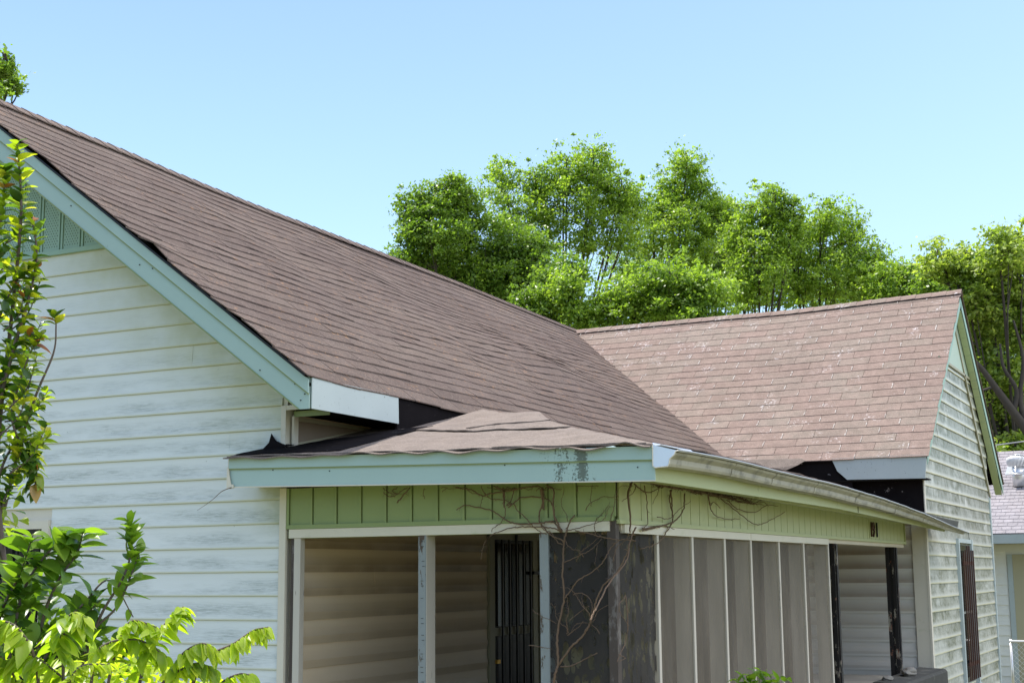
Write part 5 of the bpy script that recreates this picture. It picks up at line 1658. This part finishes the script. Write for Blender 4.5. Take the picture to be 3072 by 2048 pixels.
def P(px, py, d): return at(px, py, d)
D1 = 5.6
sz = 0.068
tall = [
    ([P(10, 2150, D1), P(20, 1800, D1), P(-10, 1400, D1), P(30, 1000, D1 + .1), P(60, 700, D1), P(62, 560, D1), P(50, 425, D1)], 0.014, 0.003, 0.30, 84, -0.1, sz, 'whorl'),
    ([P(-60, 2100, D1), P(-50, 1500, D1), P(-60, 1100, D1), P(-20, 800, D1), P(10, 600, D1), P(12, 500, D1)], 0.012, 0.003, 0.30, 84, -0.1, sz, 'whorl'),
    ([P(-60, 1600, D1), P(-10, 1250, D1), P(40, 1050, D1), P(90, 880, D1), P(110, 760, D1), P(95, 650, D1)], 0.010, 0.003, 0.2, 46, -0.1, sz, 'whorl'),
    ([P(-40, 1700, D1 + .2), P(20, 1500, D1 + .2), P(60, 1330, D1 + .1), P(110, 1180, D1), P(160, 1060, D1), P(168, 985, D1), P(165, 940, D1)], 0.008, 0.002, 0.86, 12, -0.2, sz * 0.9, 'whorl'),
    ([P(60, 1330, D1), P(35, 1250, D1), P(55, 1160, D1), P(90, 1060, D1), P(130, 1000, D1)], 0.005, 0.002, 0.2, 34, 0.0, sz, 'whorl'),
    ([P(-30, 1500, D1), P(30, 1350, D1), P(90, 1330, D1), P(110, 1420, D1), P(95, 1480, D1)], 0.006, 0.002, 0.2, 44, 0.1, sz, 'whorl'),
    ([P(-30, 1650, D1), P(20, 1480, D1), P(60, 1400, D1), P(110, 1380, D1)], 0.006, 0.002, 0.2, 40, 0.0, sz, 'whorl'),
    ([P(-20, 1000, D1), P(20, 900, D1), P(60, 830, D1), P(110, 800, D1)], 0.005, 0.002, 0.1, 34, -0.2, sz, 'whorl'),
    ([P(-20, 1250, D1), P(10, 1130, D1), P(50, 1040, D1), P(100, 1000, D1)], 0.005, 0.002, 0.1, 34, -0.1, sz, 'whorl'),
]
for k_ in range(16):
    y0_ = random.uniform(640, 1500); x0_ = random.uniform(-20, 40)
    x1_ = x0_ + random.uniform(50, 120) * (1 if y0_ > 560 else 0.6); y1_ = y0_ - random.uniform(60, 170)
    dd_ = D1 + random.uniform(-0.15, 0.25)
    tall.append(([P(x0_, y0_, dd_), P((x0_ + x1_) / 2 + 12, (y0_ + y1_) / 2 + 20, dd_), P(x1_, y1_, dd_)], 0.0035, 0.0012, 0.25, 15, -0.05, sz * 0.9, 'whorl'))
fill = [(P(-20, 780, D1 + .1), (0.16, 0.12, 0.38), 60, sz), (P(-30, 1100, D1 + .1), (0.13, 0.12, 0.35), 60, sz), (P(-20, 1500, D1 + .1), (0.16, 0.12, 0.3), 100, sz)]
b = at(-40, 1791, D1)
shrub('tall_shrub', 'tall glossy shrub with red and yellow new leaves at the left edge', 'shrub', (b[0], b[1], GZ), tall, fill, [M['sh_dark'], M['sh_lime'], M['sh_red']], M['twig'])
D2 = 5.0
dark = [
    ([P(180, 2250, D2), P(300, 1960, D2), P(380, 1850, D2), P(470, 1700, D2 + .1), P(520, 1610, D2)][0:1] + [P(250, 2000, D2), P(300, 1850, D2), P(370, 1730, D2), P(395, 1640, D2), P(385, 1560, D2)], 0.008, 0.002, 0.70, 26, -0.35, 0.070, 'whorl'),
    ([P(140, 2200, D2), P(190, 1900, D2), P(260, 1800, D2), P(330, 1740, D2), P(400, 1850, D2)], 0.006, 0.002, 0.4, 10, 0.2, 0.07, 'whorl'),
    ([P(230, 2200, D2), P(260, 1930, D2), P(350, 1820, D2), P(395, 1720, D2), P(420, 1650, D2)], 0.006, 0.002, 0.55, 16, 0.0, 0.085, 'whorl'),
    ([P(100, 2200, D2), P(120, 1900, D2), P(170, 1750, D2), P(230, 1660, D2), P(250, 1590, D2)], 0.008, 0.002, 0.4, 26, 0.1, 0.10, 'whorl'),
    ([P(0, 2200, D2), P(40, 1900, D2), P(80, 1750, D2), P(150, 1650, D2), P(200, 1620, D2)], 0.008, 0.002, 0.25, 40, 0.1, 0.10, 'whorl'),
    ([P(-40, 2100, D2), P(0, 1850, D2), P(60, 1720, D2), P(100, 1600, D2)], 0.008, 0.002, 0.25, 36, 0.1, 0.10, 'whorl'),
    ([P(60, 2200, D2), P(130, 1980, D2), P(220, 1880, D2), P(300, 1800, D2)], 0.008, 0.002, 0.25, 36, 0.1, 0.09, 'whorl'),
]
fill = [(P(60, 1880, D2 + .1), (0.22, 0.15, 0.20), 120, 0.09), (P(200, 1960, D2 + .1), (0.25, 0.15, 0.16), 110, 0.085), (P(20, 2050, D2 + .1), (0.25, 0.15, 0.2), 100, 0.085), (P(300, 1950, D2 + .1), (0.14, 0.12, 0.10), 50, 0.075)]
b = at(120, 1791, D2)
shrub('green_shrub', 'dark green shrub with large leaves below the left window', 'shrub', (b[0], b[1], GZ), dark, fill, [M['sh_dark'], M['lime2']], M['twig'])
D3 = 4.2
lime = [
    ([P(560, 2250, D3), P(580, 2050, D3), P(620, 1970, D3), P(700, 1930, D3), P(760, 1890, D3), P(805, 1880, D3)], 0.006, 0.002, 0.45, 68, 0.75, 0.055, 'pinnate'),
    ([P(560, 2280, D3), P(600, 2120, D3), P(660, 2050, D3), P(720, 2020, D3), P(770, 2030, D3)], 0.005, 0.002, 0.3, 34, 0.7, 0.060, 'pinnate'),
    ([P(480, 2280, D3), P(500, 2080, D3), P(540, 1970, D3), P(600, 1930, D3), P(640, 1940, D3)], 0.005, 0.002, 0.3, 40, 0.7, 0.065, 'pinnate'),
    ([P(40, 2280, D3), P(60, 2120, D3), P(30, 2000, D3), P(-20, 1960, D3), P(-80, 1970, D3)], 0.005, 0.002, 0.3, 34, 0.7, 0.080, 'pinnate'),
    ([P(240, 2280, D3), P(240, 2100, D3), P(150, 2000, D3), P(80, 1960, D3), P(20, 1980, D3)], 0.005, 0.002, 0.3, 40, 0.7, 0.080, 'pinnate'),
    ([P(380, 2250, D3), P(430, 2000, D3), P(470, 1900, D3), P(520, 1850, D3), P(550, 1818, D3)], 0.006, 0.002, 0.25, 47, 0.5, 0.069, 'pinnate'),
    ([P(300, 2250, D3), P(330, 2020, D3), P(370, 1900, D3), P(400, 1860, D3), P(470, 1880, D3)], 0.006, 0.002, 0.3, 51, 0.6, 0.069, 'pinnate'),
    ([P(180, 2250, D3), P(190, 2000, D3), P(180, 1900, D3), P(215, 1840, D3), P(260, 1850, D3)], 0.006, 0.002, 0.3, 51, 0.7, 0.088, 'pinnate'),
    ([P(120, 2250, D3), P(110, 2000, D3), P(60, 1890, D3), P(0, 1860, D3), P(-60, 1870, D3)], 0.006, 0.002, 0.4, 40, 0.8, 0.088, 'pinnate'),
    ([P(260, 2250, D3), P(280, 2000, D3), P(320, 1930, D3), P(420, 1920, D3), P(500, 1970, D3)], 0.006, 0.002, 0.3, 47, 0.7, 0.066, 'pinnate'),
    ([P(420, 2250, D3), P(480, 2060, D3), P(560, 2000, D3), P(600, 1990, D3), P(650, 2010, D3)], 0.006, 0.002, 0.3, 44, 0.6, 0.062, 'pinnate'),
    ([P(200, 2250, D3 - .1), P(200, 2080, D3 - .1), P(240, 2000, D3 - .1), P(330, 1990, D3 - .1)], 0.006, 0.002, 0.2, 51, 0.5, 0.053, 'pinnate'),
    ([P(100, 2280, D3), P(130, 2120, D3), P(90, 2060, D3), P(50, 2040, D3)], 0.006, 0.002, 0.2, 34, 0.5, 0.070, 'pinnate'),
]
fill = [(P(600, 2110, D3 + .1), (0.16, 0.1, 0.07), 70, 0.055), (P(60, 2080, D3 + .1), (0.12, 0.1, 0.10), 70, 0.065), (P(330, 2030, D3 + .15), (0.24, 0.12, 0.10), 150, 0.060), (P(480, 2060, D3 + .15), (0.20, 0.12, 0.09), 80, 0.055), (P(200, 2080, D3 + .1), (0.16, 0.1, 0.10), 90, 0.055)]
b = at(330, 1791, D3)
shrub('lime_shrub', 'bright lime green shrub with arching leafy shoots in the lower left corner', 'shrub', (b[0], b[1], GZ), lime, fill, [M['lime'], M['lime']], M['twig'], wid=0.34)
D4 = 11.2
small = []
for k_ in range(9):
    dxp = [-70, -50, -30, -12, 5, 25, 45, 70, 90][k_]
    small.append(([P(2280, 2260, D4), P(2275 + dxp * 0.3, 2120, D4 + random.uniform(-.1, .1)), P(2275 + dxp, 2000 + abs(dxp - 10) * 0.35, D4 + random.uniform(-.1, .1))], 0.005, 0.0015, 0.35, 12, 0.1, 0.10, 'whorl'))
b = at(2280, 1791, D4)
shrub('weed', 'small leafy green weed in front of the porch screens', 'plant', (b[0], b[1], GZ), small, [], [M['lime2']], M['lime2'])
